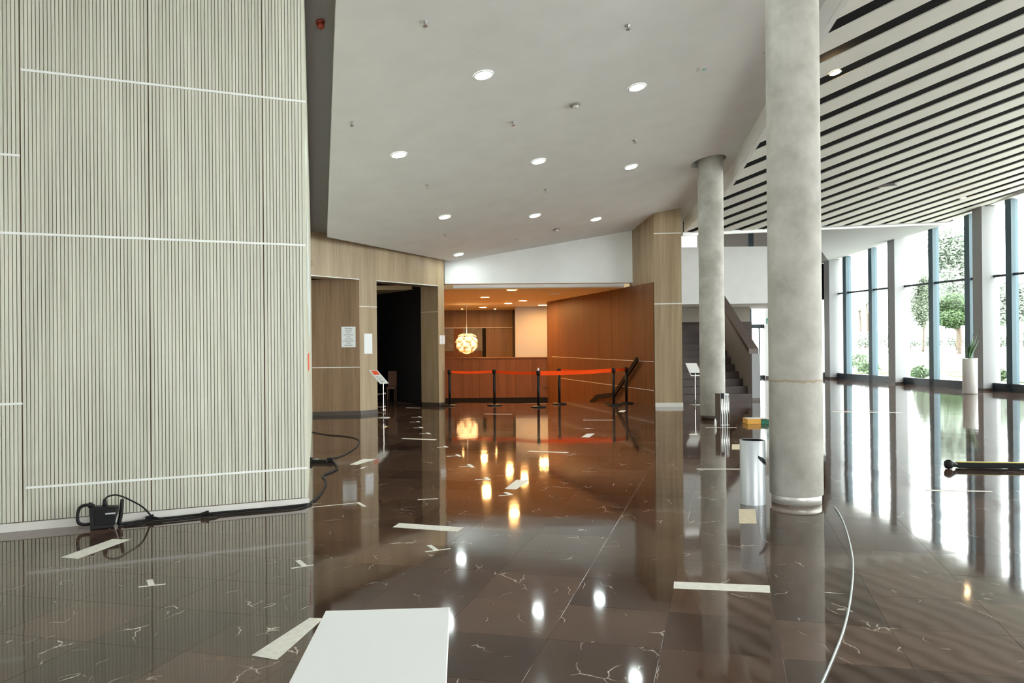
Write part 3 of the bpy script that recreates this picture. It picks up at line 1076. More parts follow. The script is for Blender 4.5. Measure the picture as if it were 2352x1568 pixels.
# entrance glazing at the back
YE = 35.6
ent = thing('entrance_glazing', 'glazed entrance with blue grey frame beyond the stairs', 'glazing', (at(1740, 870, YE).x, YE, 0))
for x0, x1, y0, y1, mm in ((1715, 1728, 690, 885, 'mullion'), (1690, 1758, 745, 753.5, 'frame_dark'), (1742.5, 1746.5, 753, 885, 'frame_dark'), (1690, 1762, 862, 868, 'frame_dark')):
    A, B = at(x0, y0, YE), at(x1, y1, YE)
    b = MB(); b.box(A.x, B.x, YE, YE + .15, max(0, B.z), A.z)
    b.build('frame', M[mm], ent)
for x0, x1 in ((1660, 1715), (1728, 1757)):
    A, B = at(x0, 690, YE), at(x1, 870, YE)
    b = MB(); b.add([(A.x, YE + .07, 0.1), (B.x, YE + .07, 0.1), (B.x, YE + .07, A.z), (A.x, YE + .07, A.z)], [(0, 1, 2, 3)])
    b.build('pane', M['glass'], ent)
wp0, wp1 = at(1759, 800, 35.4), at(1790, 800, 35.4)
b = MB(); b.box(wp0.x, winpt(35.4).x + .3, 35.4, 35.8, 0, 6)
struct(b.build('wall_far', M['white_wall']))
b = MB(); b.box(wp0.x - .02, winpt(35.4).x - .1, 35.38, 35.4, 0, .1)
struct(b.build('baseboard_far', M['base_dark']))
b = MB(); b.box(5.9, at(1660, 800, 35.4).x, 35.4, 35.8, 0, 6)
struct(b.build('wall_far_left', M['white_wall']))
b = MB(); b.box(5.9, winpt(35.4).x + .3, 35.4, 35.8, at(1740, 690, YE).z, 7.5)
struct(b.build('wall_far_head', M['white_wall']))
b = MB(); b.prism([(3.4, 32), (winpt(32).x, 32), (winpt(36).x, 36), (3.4, 36)], 6.0, 6.1)
b.prism([(3.9, 22.0), (9.5, 24.5), (13.3, 36), (3.4, 36)], 6.4, 6.5)
struct(b.build('ceiling_upper', M['white']))
ex = at(1765, 737, 35.35)
es = thing('exit_sign', 'small green exit sign on the white far wall', 'sign', tuple(ex))
b = MB(); b.box(ex.x - .10, ex.x + .10, 35.33, 35.38, ex.z - .11, ex.z + .11); b.build('plate', M['exit'], es)
b = MB()
for dx, dz, hw, hh in ((-.03, .05, .018, .018), (-.03, .0, .018, .035), (-.05, -.06, .012, .025), (.0, -.06, .012, .025), (.05, 0, .022, .07)):
    b.box(ex.x + dx - hw, ex.x + dx + hw, 35.322, 35.33, ex.z + dz - hh, ex.z + dz + hh)
b.build('pictogram', M['paper'], es)

# building shell above (keeps the sky out of the ceiling voids)
b = MB()
b.box(-12.5, 17.5, -3.3, 37.5, 11.6, 11.8)
struct(b.build('ceiling_roof', M['void']))
b = MB(); b.box(-5, 3.4, 37.2, 37.4, LOW - .2, 11.6); b.box(3.4, 3.6, 32.5, 37.4, 0, 11.6)
struct(b.build('wall_far_back', M['dark_room']))
b = MB(); b.box(3.4, 17.2, 36.0, 36.2, 5.9, 11.6)
struct(b.build('wall_far_top', M['white_wall']))
b = MB(); b.box(-12.5, -12.3, -3.3, 37.4, 0, 11.6)
struct(b.build('wall_far_side', M['white_wall']))
bh = MB()                                       # unseen rear wall behind the viewer, open gap sized to set the daylight
bh.box(-12.5, 2.0, -3.3, -3.1, 0, 11.6); bh.box(7.0, 17.2, -3.3, -3.1, 0, 11.6); bh.box(2.0, 7.0, -3.3, -3.1, 2.6, 11.6)
struct(bh.build('wall_rear', M['white_wall']))


# ------------------------------------------------------------------ lamps and ceiling fittings
def downlight(p, nrm, r, lampm, label, group, name='ceiling_downlight'):
    t = thing(name, label, 'light', tuple(p), group)
    b = MB(); b.lathe(p, [(r, -0.004), (r, -0.012), (r * 1.25, -0.012), (r * 1.25, -0.001)], 24, cap=False, ax=nrm)
    b.build('rim', M['trim'], t)
    b = MB(); b.lathe(p, [(r * 1.02, -0.006), (0.001, -0.006)], 24, cap=False, ax=nrm)
    b.build('lens', lampm, t)


nC = Vector((-CEIL[1], -CEIL[2], 1)).normalized()
nS = Vector((-SLATP[1], -SLATP[2], 1)).normalized()
mid_l = 'round lit downlight out in the middle of the white ceiling'
for px, py, Lb in ((1110, 172, mid_l), (1463, 200, 'round lit downlight closest to the square emergency light'), (916, 355, 'round lit downlight closest to the grey ceiling recess'),
                   (1237, 370, mid_l), (1449, 383, 'round lit downlight closest to the column that passes through the ceiling'), (1021, 498, mid_l), (1228, 495, mid_l),
                   (1369, 503, 'round lit downlight closest to the oak pillar'), (1053, 584, 'round lit downlight closest to the white bulkhead')):
    downlight(onpl(px, py, CEIL), nC, 0.112, M['lamp_cool'], Lb, 'downlights in the white ceiling')
for x, y in ((-0.2, 7.6), (1.6, 7.2), (0.6, 3.6), (2.3, 3.2), (0.9, 0.2)):  # unseen downlights past the view, kept for their light on the near hall
    downlight(Vector((x, y, zc(x, y))), nC, 0.112, M['lamp_cool'], 'unseen round lit downlight in the white ceiling above the white plinth', 'unseen downlights above the plinth')
for px, py, Lb in ((1918, 166, 'bright warm downlight in the slatted ceiling beside the stained column'), (2212, 454, 'warm downlight in the slatted ceiling near the window head')):
    p = onpl(px, py, SLATP)
    downlight(p - nS * 0.002, nS, 0.075, M['lamp_amber'], Lb, None)
p = onpl(2037, 425, SLATP)
t = thing('ceiling_fitting', 'unlit grey oblong fitting set between the ceiling slats', 'light', tuple(p))
b = MB(); b.obox(p - nS * .01, SDIR, SNRM, nS, .22, .08, .03); b.build('housing', M['recess'], t)
b = MB(); b.obox(p - nS * .042, SDIR, SNRM, nS, .18, .05, .004); b.build('lens', M['white_plastic'], t)
for px, py in ((1176, 661), (1114, 682), (1201, 690), (1167, 696), (1109, 708), (1244, 703), (1250, 708), (1061, 709.5), (1137, 709.5)):
    p = onpl(px, py, (LCZ, 0, 0))
    small_ = py == 709.5
    lim = 32.0 if px > 1220 else (35.2 if small_ else 33.6)
    yy = min(lim, max(22.75, p.y))
    p = Vector((p.x * yy / p.y, yy, LCZ))
    downlight(p, UP, 0.045 if small_ else 0.13, M['lamp_warm'], 'tiny lit warm spot in the lobby ceiling near the back wall' if small_ else 'round lit warm downlight in the lobby ceiling above the counter', 'warm downlights in the lobby ceiling')
p = onpl(1274, 674.5, (LCZ, 0, 0))
b = MB(); b.box(p.x - .16, p.x + .16, p.y - .1, p.y + .1, LCZ - .02, LCZ)
tag(b.build('ceiling_grille', M['trim']), 'small pale oblong grille in the lobby ceiling', 'grille')
for px, py in ((975, 50), (1441, 58), (807, 280), (1178, 280), (1458, 322), (981, 425), (1253, 435), (1022, 538), (1187, 548), (1760, 120)):
    p = onpl(px, py, CEIL)
    t = thing('sprinkler', 'small metal sprinkler head in the white ceiling', 'sprinkler', tuple(p), 'sprinklers in the white ceiling')
    b = MB(); b.lathe(p, [(0.042, -0.001), (0.036, -0.008), (0.018, -0.012), (0.018, -0.03)], 16, ax=nC); b.build('rose', M['steel'], t)
    b = MB(); b.lathe(p, [(0.03, -0.055), (0.03, -0.058)], 12, ax=nC); b.tube([p - nC * .028, p - nC * .057], 0.006, 6); b.build('deflector', M['steel'], t)
for px, py, Lb in ((1321, 240, 'round smoke detector between two bright downlights'), (1278, 526, 'round smoke detector near the white bulkhead')):
    p = onpl(px, py, CEIL)
    t = thing('smoke_detector', Lb, 'detector', tuple(p))
    b = MB(); b.lathe(p, [(0.085, 0), (0.085, -0.018), (0.065, -0.03)], 24, ax=nC); b.build('base', M['recess'], t)
    b = MB(); b.lathe(p, [(0.05, -0.03), (0.045, -0.05), (0.02, -0.055)], 24, ax=nC); b.build('sensor', M['white_plastic'], t)
p = onpl(1614, 158, CEIL)
t = thing('emergency_light', 'small square emergency light with green indicator in the white ceiling', 'light', tuple(p))
ux = Vector((1, 0, CEIL[1])).normalized(); uy = nC.cross(ux)
b = MB(); b.obox(p - nC * .006, ux, uy, nC, .065, .065, .006); b.build('plate', M['white_plastic'], t)
b = MB(); b.lathe(p + ux * .02, [(0.025, -.012), (0.02, -.02)], 16, ax=nC); b.build('indicator', M['green_led'], t)
PLR = (CEIL[0] + TH, CEIL[1], CEIL[2])
p = onpl(735, 49, PLR)
t = thing('alarm_beacon', 'round dark red alarm beacon on the grey recess ceiling', 'alarm', tuple(p))
b = MB(); b.lathe(p, [(0.052, 0), (0.052, -0.03)], 20, ax=nC); b.build('base', M['darkred'], t)
b = MB(); b.lathe(p, [(0.046, -0.03), (0.044, -0.07), (0.028, -0.09)], 20, ax=nC); b.build('dome', M['darkred'], t)

# pendant of overlapping petals
pc = at(1072, 787, 30.9)
pen = thing('pendant_lamp', 'round pendant lamp of overlapping pearly petals hanging over the counter', 'lamp', (pc.x, pc.y, LCZ))
b = MB(); b.tube([(pc.x, pc.y, pc.z + .2), (pc.x, pc.y, LCZ)], 0.008, 6); b.build('cord', M['trim'], pen)
b = MB(); b.lathe((pc.x, pc.y, LCZ), [(0.06, -0.03), (0.06, 0)], 16); b.build('ceiling_rose', M['trim'], pen)
b = MB(); b.lathe(pc, [(0.01, -.14), (0.09, -.11), (0.13, 0), (0.09, .11), (0.01, .14)], 16); b.build('bulb', M['bulb'], pen)
R0 = 0.40
for ring, (th, cnt, tilt) in enumerate(((34, 5, 40), (66, 7, 30), (96, 8, 25), (124, 7, 20), (150, 5, 10))):
    for i in range(cnt):
        ph = 2 * math.pi * (i + 0.5 * (ring % 2)) / cnt
        th0 = math.radians(th - 17); th1 = math.radians(th + 24)
        b = MB(); vs = []; fs = []
        nu, nv = 5, 5
        for a in range(nu):
            for v in range(nv):
                s_, c_ = a / (nu - 1), v / (nv - 1) * 2 - 1
                thv = th0 + (th1 - th0) * s_
                wdt = (0.20 * math.sin(math.pi * (0.18 + 0.74 * s_)))
                rr = R0 * 0.90 + 0.09 * s_ * math.sin(math.radians(tilt + 40)) - 0.035 * c_ * c_
                dv = Vector((math.sin(thv) * math.cos(ph), math.sin(thv) * math.sin(ph), math.cos(thv)))
                sd = Vector((-math.sin(ph), math.cos(ph), 0))
                vs.append(pc + dv * rr * 0.98 + sd * (c_ * wdt))
        for a in range(nu - 1):
            for v in range(nv - 1):
                fs.append((a * nv + v, a * nv + v + 1, (a + 1) * nv + v + 1, (a + 1) * nv + v))
        b.add(vs, fs); b.smooth = True
        po = b.build('petal', M['petal'], pen)
        sdm = po.modifiers.new('solid', 'SOLIDIFY'); sdm.thickness = 0.006

# ------------------------------------------------------------------ stanchions with belts
def stanchion(px, pyb, pyt, label, white_tip=False):
    p = fl(px, pyb - 2)
    hgt = at(px, pyt, p.y).z
    t = thing('stanchion', label, 'stanchion', tuple(p))
    b = MB(); b.lathe(p, [(0.19, 0.0), (0.19, 0.015), (0.16, 0.03), (0.05, 0.045), (0.04, 0.05)], 28); b.build('base', M['black'], t)
    b = MB(); b.lathe(p, [(0.034, 0.045), (0.034, hgt - .1)], 18); b.build('post', M['black'], t)
    b = MB(); b.lathe(p, [(0.036, hgt - .11), (0.05, hgt - .10), (0.05, hgt - .012), (0.042, hgt)], 18); b.build('head', M['black'], t)
    if white_tip:
        b = MB(); b.lathe(p, [(0.028, hgt), (0.022, hgt + .05), (0.006, hgt + .07)], 12); b.build('finial', M['white_plastic'], t)
    return t, Vector(p) + UP * (hgt - .055)


ST = [stanchion(1033, 934, 849, 'black belt stanchion next to the oak door pier'),
      stanchion(1136, 933, 848, 'black belt stanchion second from the oak door pier'),
      stanchion(1237, 937, 851, 'black belt stanchion with a white tip', True),
      stanchion(1285, 930, 846, 'black belt stanchion behind the wide orange belt'),
      stanchion(1410, 933, 845, 'black belt stanchion in front of the sloping handrail'),
      stanchion(1439, 928.5, 843, 'black belt stanchion set back beside the sloping handrail')]


def belt(i, j, w0=0.03, w1=0.03, sag=0.02, z0=0, z1=0):
    a, e = ST[i][1] + UP * z0, ST[j][1] + UP * z1
    d = (e - a).normalized()
    n = Vector((-d.y, d.x, 0)).normalized() * 0.0015
    a, e = a + d * .045, e - d * .045
    b = MB(); N = 12
    vs = []; fs = []
    for k in range(N + 1):
        s_ = k / N
        c_ = a + (e - a) * s_ - UP * (sag * 4 * s_ * (1 - s_))
        wv = w0 + (w1 - w0) * s_
        vs += [c_ - UP * wv - n, c_ - UP * wv + n, c_ + UP * wv + n, c_ + UP * wv - n]
    for k in range(N):
        for q_ in range(4):
            r_ = (q_ + 1) % 4
            fs.append((4 * k + q_, 4 * k + r_, 4 * k + 4 + r_, 4 * k + 4 + q_))
    fs += [(0, 1, 2, 3), (4 * N + 3, 4 * N + 2, 4 * N + 1, 4 * N)]
    b.add(vs, fs)
    o = b.build('belt', M['belt'], ST[i][0])
    o['label'] = 'orange belt'


belt(0, 1, .03, .03); belt(1, 2, .034, .034); belt(2, 4, .052, .048, .02, -.01, 0.0); belt(3, 4, .03, .03, .03, 0.01, 0.02); belt(4, 5, .03, .03, 0)

# ------------------------------------------------------------------ papers and posters
def paper(name, label, c, ax, n, hx, hz, lines=0, cat='paper', m='paper'):
    t = thing(name, label, cat, tuple(c))
    b = MB(); b.obox(Vector(c) + n * 0.004, ax, n, UP, hx, 0.002, hz); b.build('sheet', M[m], t)
    if lines:
        b = MB()
        rnd = random.Random(lines)
        for k in range(lines):
            z = hz * (0.8 - 1.6 * k / max(1, lines - 1)); l_ = hx * rnd.uniform(.3, .8)
            b.obox(Vector(c) + n * 0.0065 + UP * z, ax, n, UP, l_, 0.0004, hz * .025)
        b.build('print', M['print'], t)
    return t


A, B = onwall(784, 750, w1, JL), onwall(817, 797, w1, JL)
paper('notice_sheet', 'large printed notice on the shaded oak reveal', (A + B) / 2, JL, RN, abs((A - B).dot(JL)) / 2, abs(A.z - B.z) / 2, 9)
A, B = onwall(836, 766, WA, WD), onwall(855, 812, WA, WD)
paper('blank_sheet', 'plain white sheet on the oak pier between the openings', (A + B) / 2, WD, WN, abs((A - B).dot(WD)) / 2, abs(A.z - B.z) / 2)
A, B = onwall(1009.5, 770, WA, WD), onwall(1021.5, 790, WA, WD)
paper('small_notice', 'small printed notice on the narrow oak pier by the lobby', (A + B) / 2, WD, WN, abs((A - B).dot(WD)) / 2, abs(A.z - B.z) / 2, 4)
SLC = V2(LC.x, LC.y)
for (d0, d1, z0, z1, m_, nm, Lb) in ((1.0, 1.6, 2.05, 3.05, 'paper', 'poster', 'tall white poster on the side wall, first from the slat wall corner'),
                                     (2.3, 3.1, 1.75, 2.75, 'paper', 'poster', 'tall white poster on the side wall, second from the slat wall corner'),
                                     (3.9, 5.0, 1.50, 2.45, 'paper', 'poster', 'tall white poster on the side wall, third from the slat wall corner'),
                                     (1.2, 2.4, 1.30, 1.50, 'red', 'red_sign', 'orange red square sign on the side wall')):
    c_ = SLC + SD * ((d0 + d1) / 2) + UP * ((z0 + z1) / 2)
    paper(nm, Lb, c_, SD, SN, (d1 - d0) / 2, (z1 - z0) / 2, 0, 'poster' if m_ == 'paper' else 'sign', m_)


# ------------------------------------------------------------------ tilted sign stands
def sign_stand(base, pole_px, corners, Y_bot, dY, label, red):
    t = thing('sign_stand', label, 'sign', tuple(base))
    tl, tr, br, bl = corners
    TLp, TRp, BRp, BLp = at(*tl, Y_bot + dY), at(*tr, Y_bot + dY), at(*br, Y_bot), at(*bl, Y_bot)
    nrm = (TRp - TLp).cross(BLp - TLp).normalized()
    if nrm.z < 0:
        nrm = -nrm
    th = nrm * 0.012
    b = MB(); b.hexa([BLp - th, BRp - th, TRp - th, TLp - th], [BLp, BRp, TRp, TLp]); pn = b.build('panel', M['white_plastic'], t)
    P = lambda u, v: TLp + (TRp - TLp) * u + (BLp - TLp) * v + nrm * 0.002

    def patch(nm, u0, u1, v0, v1, m):
        b = MB(); b.add([P(u0, v0), P(u1, v0), P(u1, v1), P(u0, v1)], [(3, 2, 1, 0)])
        b.build(nm, m, pn)
    if red:
        patch('red_header', .18, .85, .06, .36, M['red'])
        for k in range(6):
            patch('print', .2, .5 + .3 * ((k * 7) % 3) / 2, .44 + .08 * k, .46 + .08 * k, M['print'])
    else:
        patch('sheet', .06, .9, .04, .74, M['paper'])
        patch('dark_footer', .06, .92, .78, .92, M['black'])
    mid = (BLp + BRp) / 2 * .85 + (TLp + TRp) / 2 * .15 - th
    b = MB(); b.tube([Vector(base) + UP * .01, Vector((base.x, base.y, mid.z - .05)), mid], 0.011, 8, 4); b.build('pole', M['chrome'], t)
    b = MB(); b.lathe(base, [(0.14, 0), (0.14, .008), (0.02, .02)], 24); b.build('foot', M['steel'], t)


bs = fl(881, 959)
sign_stand(bs, 881, ((847, 850), (866, 849), (893, 880), (873, 881)), bs.y, .22, 'tilted sign with red heading on a chrome pole by the dark doorway', True)
bs = fl(1597, 929)
sign_stand(bs, 1597, ((1574, 833.5), (1600, 833.5), (1613, 863), (1587, 863)), bs.y, .2, 'tilted white sign with a dark footer on a pole between pillar and column', False)

# ------------------------------------------------------------------ bins and things on the right
p = fl(1738, 1161)
p = V2(p.x, p.y + .12)
hb = at(1738, 1013, p.y - .12).z
t = thing('waste_bin', 'silver cylindrical waste bin beside the stained concrete column', 'bin', tuple(p))
b = MB()
rb = 0.123
b.lathe(p, [(rb, 0.0), (rb, hb - .004), (rb - .003, hb), (rb - .007, hb), (rb - .008, hb - .006)], 48, cap=False)
b.build('body', M['silver'], t)
b = MB(); b.lathe(p, [(rb - .0085, hb - .004), (rb - .012, .03), (.001, .03)], 32, cap=False); b.build('inner_liner', M['black'], t)
b = MB()
fr_ = Vector((-p.x, -p.y, 0)).normalized()
rt_ = Vector((-fr_.y, fr_.x, 0))
rt_ = rt_ if rt_.x > 0 else -rt_
vs = []
N = 18
for k in range(N + 1):
    s_ = k / N
    a = math.radians(24 + 66 * s_)
    zz = hb - .150 - .085 * s_ ** .8
    hw = .026 * math.sin(math.pi * min(1, .08 + s_ * .9)) ** .7 + .001
    dd = (fr_ * math.cos(a) + rt_ * math.sin(a)) * (rb + .0015)
    vs += [p + dd + UP * (zz - hw), p + dd + UP * (zz + hw)]
b.add(vs, [(2 * k, 2 * k + 2, 2 * k + 3, 2 * k + 1) for k in range(N)])
b.build('grip_slot', M['black'], t)
p = fl(1660, 976)
t = thing('umbrella_stand', 'upright ribbed chrome stand with a black clip beside the far column', 'stand', tuple(p))
hu = at(1660, 904, p.y).z
wv_ = 28 / F_PX * p.y
x0 = at(1647, 976, p.y).x
b = MB(); b.hexa([V2(x0, p.y + .12), V2(x0 + .07, p.y), V2(x0 + wv_, p.y), V2(x0 + wv_, p.y + .2)], [V2(x0, p.y + .12) + UP * hu, V2(x0 + .07, p.y) + UP * hu, V2(x0 + wv_, p.y) + UP * hu, V2(x0 + wv_, p.y + .2) + UP * hu])
b.build('body', M['steel'], t)
for k in range(4):
    xx = x0 + .085 + k * (wv_ - .1) / 3
    b = MB(); b.tube([(xx, p.y - .008, .01), (xx, p.y - .008, hu - .02)], .012, 8); b.build('rib', M['chrome'], t)
b = MB(); b.obox((x0 + .03, p.y + .055, hu / 2), V2(.07, -.12).normalized(), V2(.12, .07).normalized(), UP, .065, .006, hu / 2 + .005); b.build('side_panel', M['cap'], t)
b = MB(); b.box(x0 + .075, x0 + .135, p.y - .03, p.y + .02, hu - .09, hu + .01); b.build('clip', M['black'], t)
p = fl(1643, 979)
t = thing('white_bottle', 'small white bottle on the floor next to the ribbed chrome stand', 'bottle', tuple(p))
b = MB(); b.lathe(p, [(.02, 0), (.021, .01), (.021, .10), (.012, .12)], 14); b.build('body', M['white_plastic'], t)
b = MB(); b.lathe(p, [(.011, .12), (.011, .145)], 12); b.build('cap', M['white_plastic'], t)
p0, p1 = fl(1717, 974), fl(1800, 974)
t = thing('carton', 'flat orange and green carton lying behind the stained column', 'box', tuple((p0 + p1) / 2))
hk = .10
xg = fl(1749, 974).x; xg2 = fl(1772, 974).x
b = MB(); b.box(p0.x, xg, p0.y, p0.y + .34, .0, hk); b.build('orange_end', M['orange_box'], t, .004)
b = MB(); b.box(xg, xg2, p0.y - .005, p0.y + .34, .0, hk * .75); b.build('green_band', M['green_box'], t, .004)
b = MB(); b.box(xg2, p1.x, p0.y, p0.y + .34, .0, hk * .8); b.build('white_end', M['paper'], t, .004)
b = MB(); b.add([V2(p0.x + .01, p0.y + .01) + UP * (hk + .002), V2(xg2, p0.y + .01) + UP * (hk + .002), V2(xg2, p0.y + .32) + UP * (hk + .002), V2(p0.x + .01, p0.y + .32) + UP * (hk + .002)], [(0, 1, 2, 3)]); b.build('lid', M['tape'], t)
# planter
p = fl(2237, 905); p = V2(p.x, p.y + .2)
hp_ = at(2237, 823, p.y - .2).z
t = thing('planter', 'tall white planter with a spiky green plant by the glazed wall', 'planter', tuple(p))
b = MB(); b.lathe(p, [(.185, 0), (.20, .02), (.205, hp_ - .01), (.2, hp_), (.175, hp_), (.17, hp_ - .06)], 36); b.build('pot', M['pot'], t)
b = MB(); b.lathe(p, [(.172, hp_ - .07), (.172, hp_ - .06)], 24); b.build('soil', M['bark'], t)
for dx, dy, hz, wz in ((.28, -.02, .92, .05), (.16, .1, .78, .06), (.08, -.1, .62, .07), (.0, .05, .5, .06), (.22, -.12, .6, .05), (-.1, 0, .36, .05)):
    b = MB(); vs = []; fs = []
    for k in range(7):
        s_ = k / 6
        c_ = p + UP * (hp_ - .06 + hz * s_) + V2(dx, dy) * (s_ ** 1.3) + V2(.02 * dx, 0)
        ww = wz * (1 - s_) ** .6 * (.6 + .8 * s_) + .003
        sd = V2(-dy + .3, dx).normalized()
        vs += [c_ - sd * ww, c_ + V2(dy, -dx) * .06, c_ + sd * ww]
    for k in range(6):
        fs += [(3 * k, 3 * k + 1, 3 * k + 4, 3 * k + 3), (3 * k + 1, 3 * k + 2, 3 * k + 5, 3 * k + 4)]
    b.add(vs, fs); lo = b.build('leaf', M['plant'], t)
    lo.modifiers.new('solid', 'SOLIDIFY').thickness = .008
# black bar lying on the floor at the right
pa, pb = fl(2200, 1076), fl(2480, 1080)
t = thing('barrier_bar', 'black bar with a yellow strip and rounded end lying on the floor', 'bar', tuple((pa + pb) / 2))
dB = (pb - pa).normalized(); nB = Vector((-dB.y, dB.x, 0))
L_ = (pb - pa).length
b = MB(); b.obox((pa + pb) / 2 + UP * .04 + nB * .05, dB, nB, UP, L_ / 2, .05, .034); b.build('bar', M['rubber'], t, .012)
b = MB(); b.obox((pa + pb) / 2 + UP * .078 + nB * .05, dB, nB, UP, L_ / 2, .022, .0035); b.build('yellow_strip', M['yellow'], t)
e_ = fl(2184, 1078)
b = MB(); b.lathe(Vector((e_.x, e_.y + .05, .058)), [(.01, -.058), (.04, -.05), (.055, -.01), (.05, .035), (.02, .055), (.002, .058)], 20); b.build('end_knob', M['rubber'], t)
b = MB(); b.tube([Vector((e_.x + .02, e_.y + .05, .07)), Vector((e_.x + .06, e_.y + .05, .055)), pa + UP * .04 + nB * .05 + dB * .02], [.035, .026], 10); b.build('neck', M['rubber'], t)

# ------------------------------------------------------------------ white plinth in the foreground
ZP = 0.74
q = [fl(748, 1402, ZP), fl(1033, 1394, ZP)]
ux = (q[1] - q[0]); wq = ux.length; ux.normalize()
uy = Vector((-ux.y, ux.x, 0))
t = thing('display_plinth', 'plain white flat topped plinth standing on the marble floor', 'plinth', (0, 0, 0))
qb = [fl(704, 1568, ZP), fl(1057, 1568, ZP)]
dpl = 0.95
A0, A1 = q[0], q[1]
B0, B1 = q[0] - uy * dpl, q[1] - uy * dpl
ax0 = (A0 + A1 + B0 + B1) / 4
t.location = (ax0.x, ax0.y, 0); _PW[t.name] = Matrix.Translation((ax0.x, ax0.y, 0))
b = MB(); b.obox(Vector((ax0.x, ax0.y, ZP - .012)), ux, uy, UP, wq / 2, dpl / 2, .012); b.build('top', M['plinth'], t, .002)
b = MB(); b.obox(Vector((ax0.x, ax0.y, (ZP - .024) / 2)), ux, uy, UP, wq / 2 - .012, dpl / 2 - .012, (ZP - .024) / 2); b.build('body', M['plinth'], t)

# ------------------------------------------------------------------ tape on the floor
GT = 'white tape marks on the marble floor'


def poly_tape(pts, label, m='tape', name='floor_tape', group=GT):
    P = [fl(x, y) for x, y in pts]
    c_ = sum(P, Vector()) / len(P)
    b = MB(); b.prism([(p.x, p.y) for p in P], 0.0006, 0.0016)
    o = b.build(name, M[m])
    return tag(o, label, 'tape', group)


def line_pts(x0, y0, x1, y1, wd):
    a, e = fl(x0, y0), fl(x1, y1)
    d = (e - a).normalized(); n = Vector((-d.y, d.x, 0)) * (wd / 2)
    return a, e, n


def line_tape(x0, y0, x1, y1, wd, label, m='tape'):
    a, e, n = line_pts(x0, y0, x1, y1, wd)
    b = MB(); b.prism([((a + n).x, (a + n).y), ((e + n).x, (e + n).y), ((e - n).x, (e - n).y), ((a - n).x, (a - n).y)], .0006, .0016)
    return tag(b.build('floor_tape', M[m]), label, 'tape', GT)


def tee(l, s, label, wd=.022, ws_=.04):
    a, e, n = line_pts(*l, wd)
    p = fl((l[0] + l[2]) / 2, (l[1] + l[3]) / 2)
    t = thing('floor_mark', label, 'tape', (p.x, p.y, 0), GT)
    b = MB(); b.prism([((a + n).x, (a + n).y), ((e + n).x, (e + n).y), ((e - n).x, (e - n).y), ((a - n).x, (a - n).y)], .0006, .0014); b.build('bar', M['tape'], t)
    a, e, n = line_pts(*s, ws_)
    b = MB(); b.prism([((a + n).x, (a + n).y), ((e + n).x, (e + n).y), ((e - n).x, (e - n).y), ((a - n).x, (a - n).y)], .0014, .0022); b.build('stub', M['tape'], t)


poly_tape(((711, 1419), (743, 1420), (636, 1515), (578, 1505)), 'wide worn white tape strip beside the white plinth')
poly_tape(((139, 1280), (258, 1238), (299, 1239), (179, 1283)), 'slanted white tape strip in front of the black work light')
poly_tape(((902, 1210.5), (917, 1201), (1065, 1211), (1050, 1221)), 'long white tape strip across the middle of the floor')
poly_tape(((1548, 1335.5), (1768, 1344.5), (1769, 1361), (1547, 1351)), 'wide straight white tape strip lying along a tile joint')
T8 = lambda *a: tuple(v for i in range(0, len(a), 2) for v in (700 + a[i] * .3401, 900 + a[i + 1] * .3401))
tee((318, 1348, 381, 1341), (343, 1331, 349, 1345), 'white tape T mark in front of the slat wall')
tee((669, 1305, 720, 1297), (684, 1287, 700, 1300), 'white tape T mark near the corner of the slat wall')
tee((977, 1267, 1035, 1259.5), (985, 1252, 1003, 1264), 'white tape T mark beside the long white tape strip')
small = 'small white tape mark with a short stub, one of a row'
for l, s in (((1310, 702, 1400, 692), (1355, 678, 1395, 695)), ((1150, 592, 1250, 588), (1222, 577, 1245, 597)), ((1045, 505, 1125, 499), (1105, 488, 1138, 510)),
             ((957, 434, 1045, 430), (1025, 422, 1052, 436)), ((895, 374, 955, 372), (940, 365, 962, 374)), ((775, 282, 835, 280), (826, 275, 845, 284)),
             ((735, 242, 790, 242), (778, 236, 795, 243)), ((710, 203, 772, 203), (760, 198, 775, 204)), ((720, 170, 785, 170), (770, 166, 786, 171))):
    tee(T8(*l), T8(*s), small, .03, .05)
tee((716, 1164.6, 826, 1154), (822, 1153.5, 838, 1163.5), 'long thin white tape line with an angled stub by the slat wall corner', .02, .035)
line_tape(*T8(762, 727, 900, 720), .03, 'thin white tape dash near the row of small marks')
poly_tape([T8(650, 316), T8(668, 312), T8(893, 320), T8(880, 325)], 'white tape strip lying in front of the dark doorway')
poly_tape([T8(305, 490), T8(395, 452), T8(485, 453), T8(350, 492)], 'slanted white tape strip near the black cable loop')
poly_tape([T8(1498, 401), T8(1525, 397), T8(1785, 407), T8(1765, 412)], 'thin white tape strip in the middle of the hall')
poly_tape([T8(1350, 655), T8(1430, 592), T8(1510, 597), T8(1430, 657)], 'short wide slanted white tape strip')
poly_tape([T8(1868, 305), T8(1905, 282), T8(1958, 281), T8(1920, 307)], 'small slanted white tape piece near the oak pillar')
line_tape(*T8(1880, 190, 2085, 190), .07, 'thin white tape strip in front of the sloping handrail')
line_tape(*T8(1215, 148, 1400, 150), .08, 'thin white tape strip in front of the white tipped stanchion')
poly_tape([T8(2115, 134), T8(2135, 124), T8(2170, 123), T8(2155, 135)], 'tiny white tape piece near the oak pillar skirting')
line_tape(*T8(685, 106, 780, 108), .07, 'thin white tape strip at the sill of the dark doorway')
line_tape(1600, 1077, 1705, 1077, .06, 'thin white tape strip left of the silver bin')
line_tape(1620, 982, 1692, 982, .06, 'thin white tape strip in front of the far column')
line_tape(1912, 945, 2070, 947.5, .16, 'pale tape with a faint red edge by the facade')
line_tape(1920, 941.5, 2040, 943.5, .03, 'thin red tape line by the facade', 'red')
line_tape(2124, 1125.5, 2279, 1128.5, .06, 'thin white tape strip in front of the black bar')
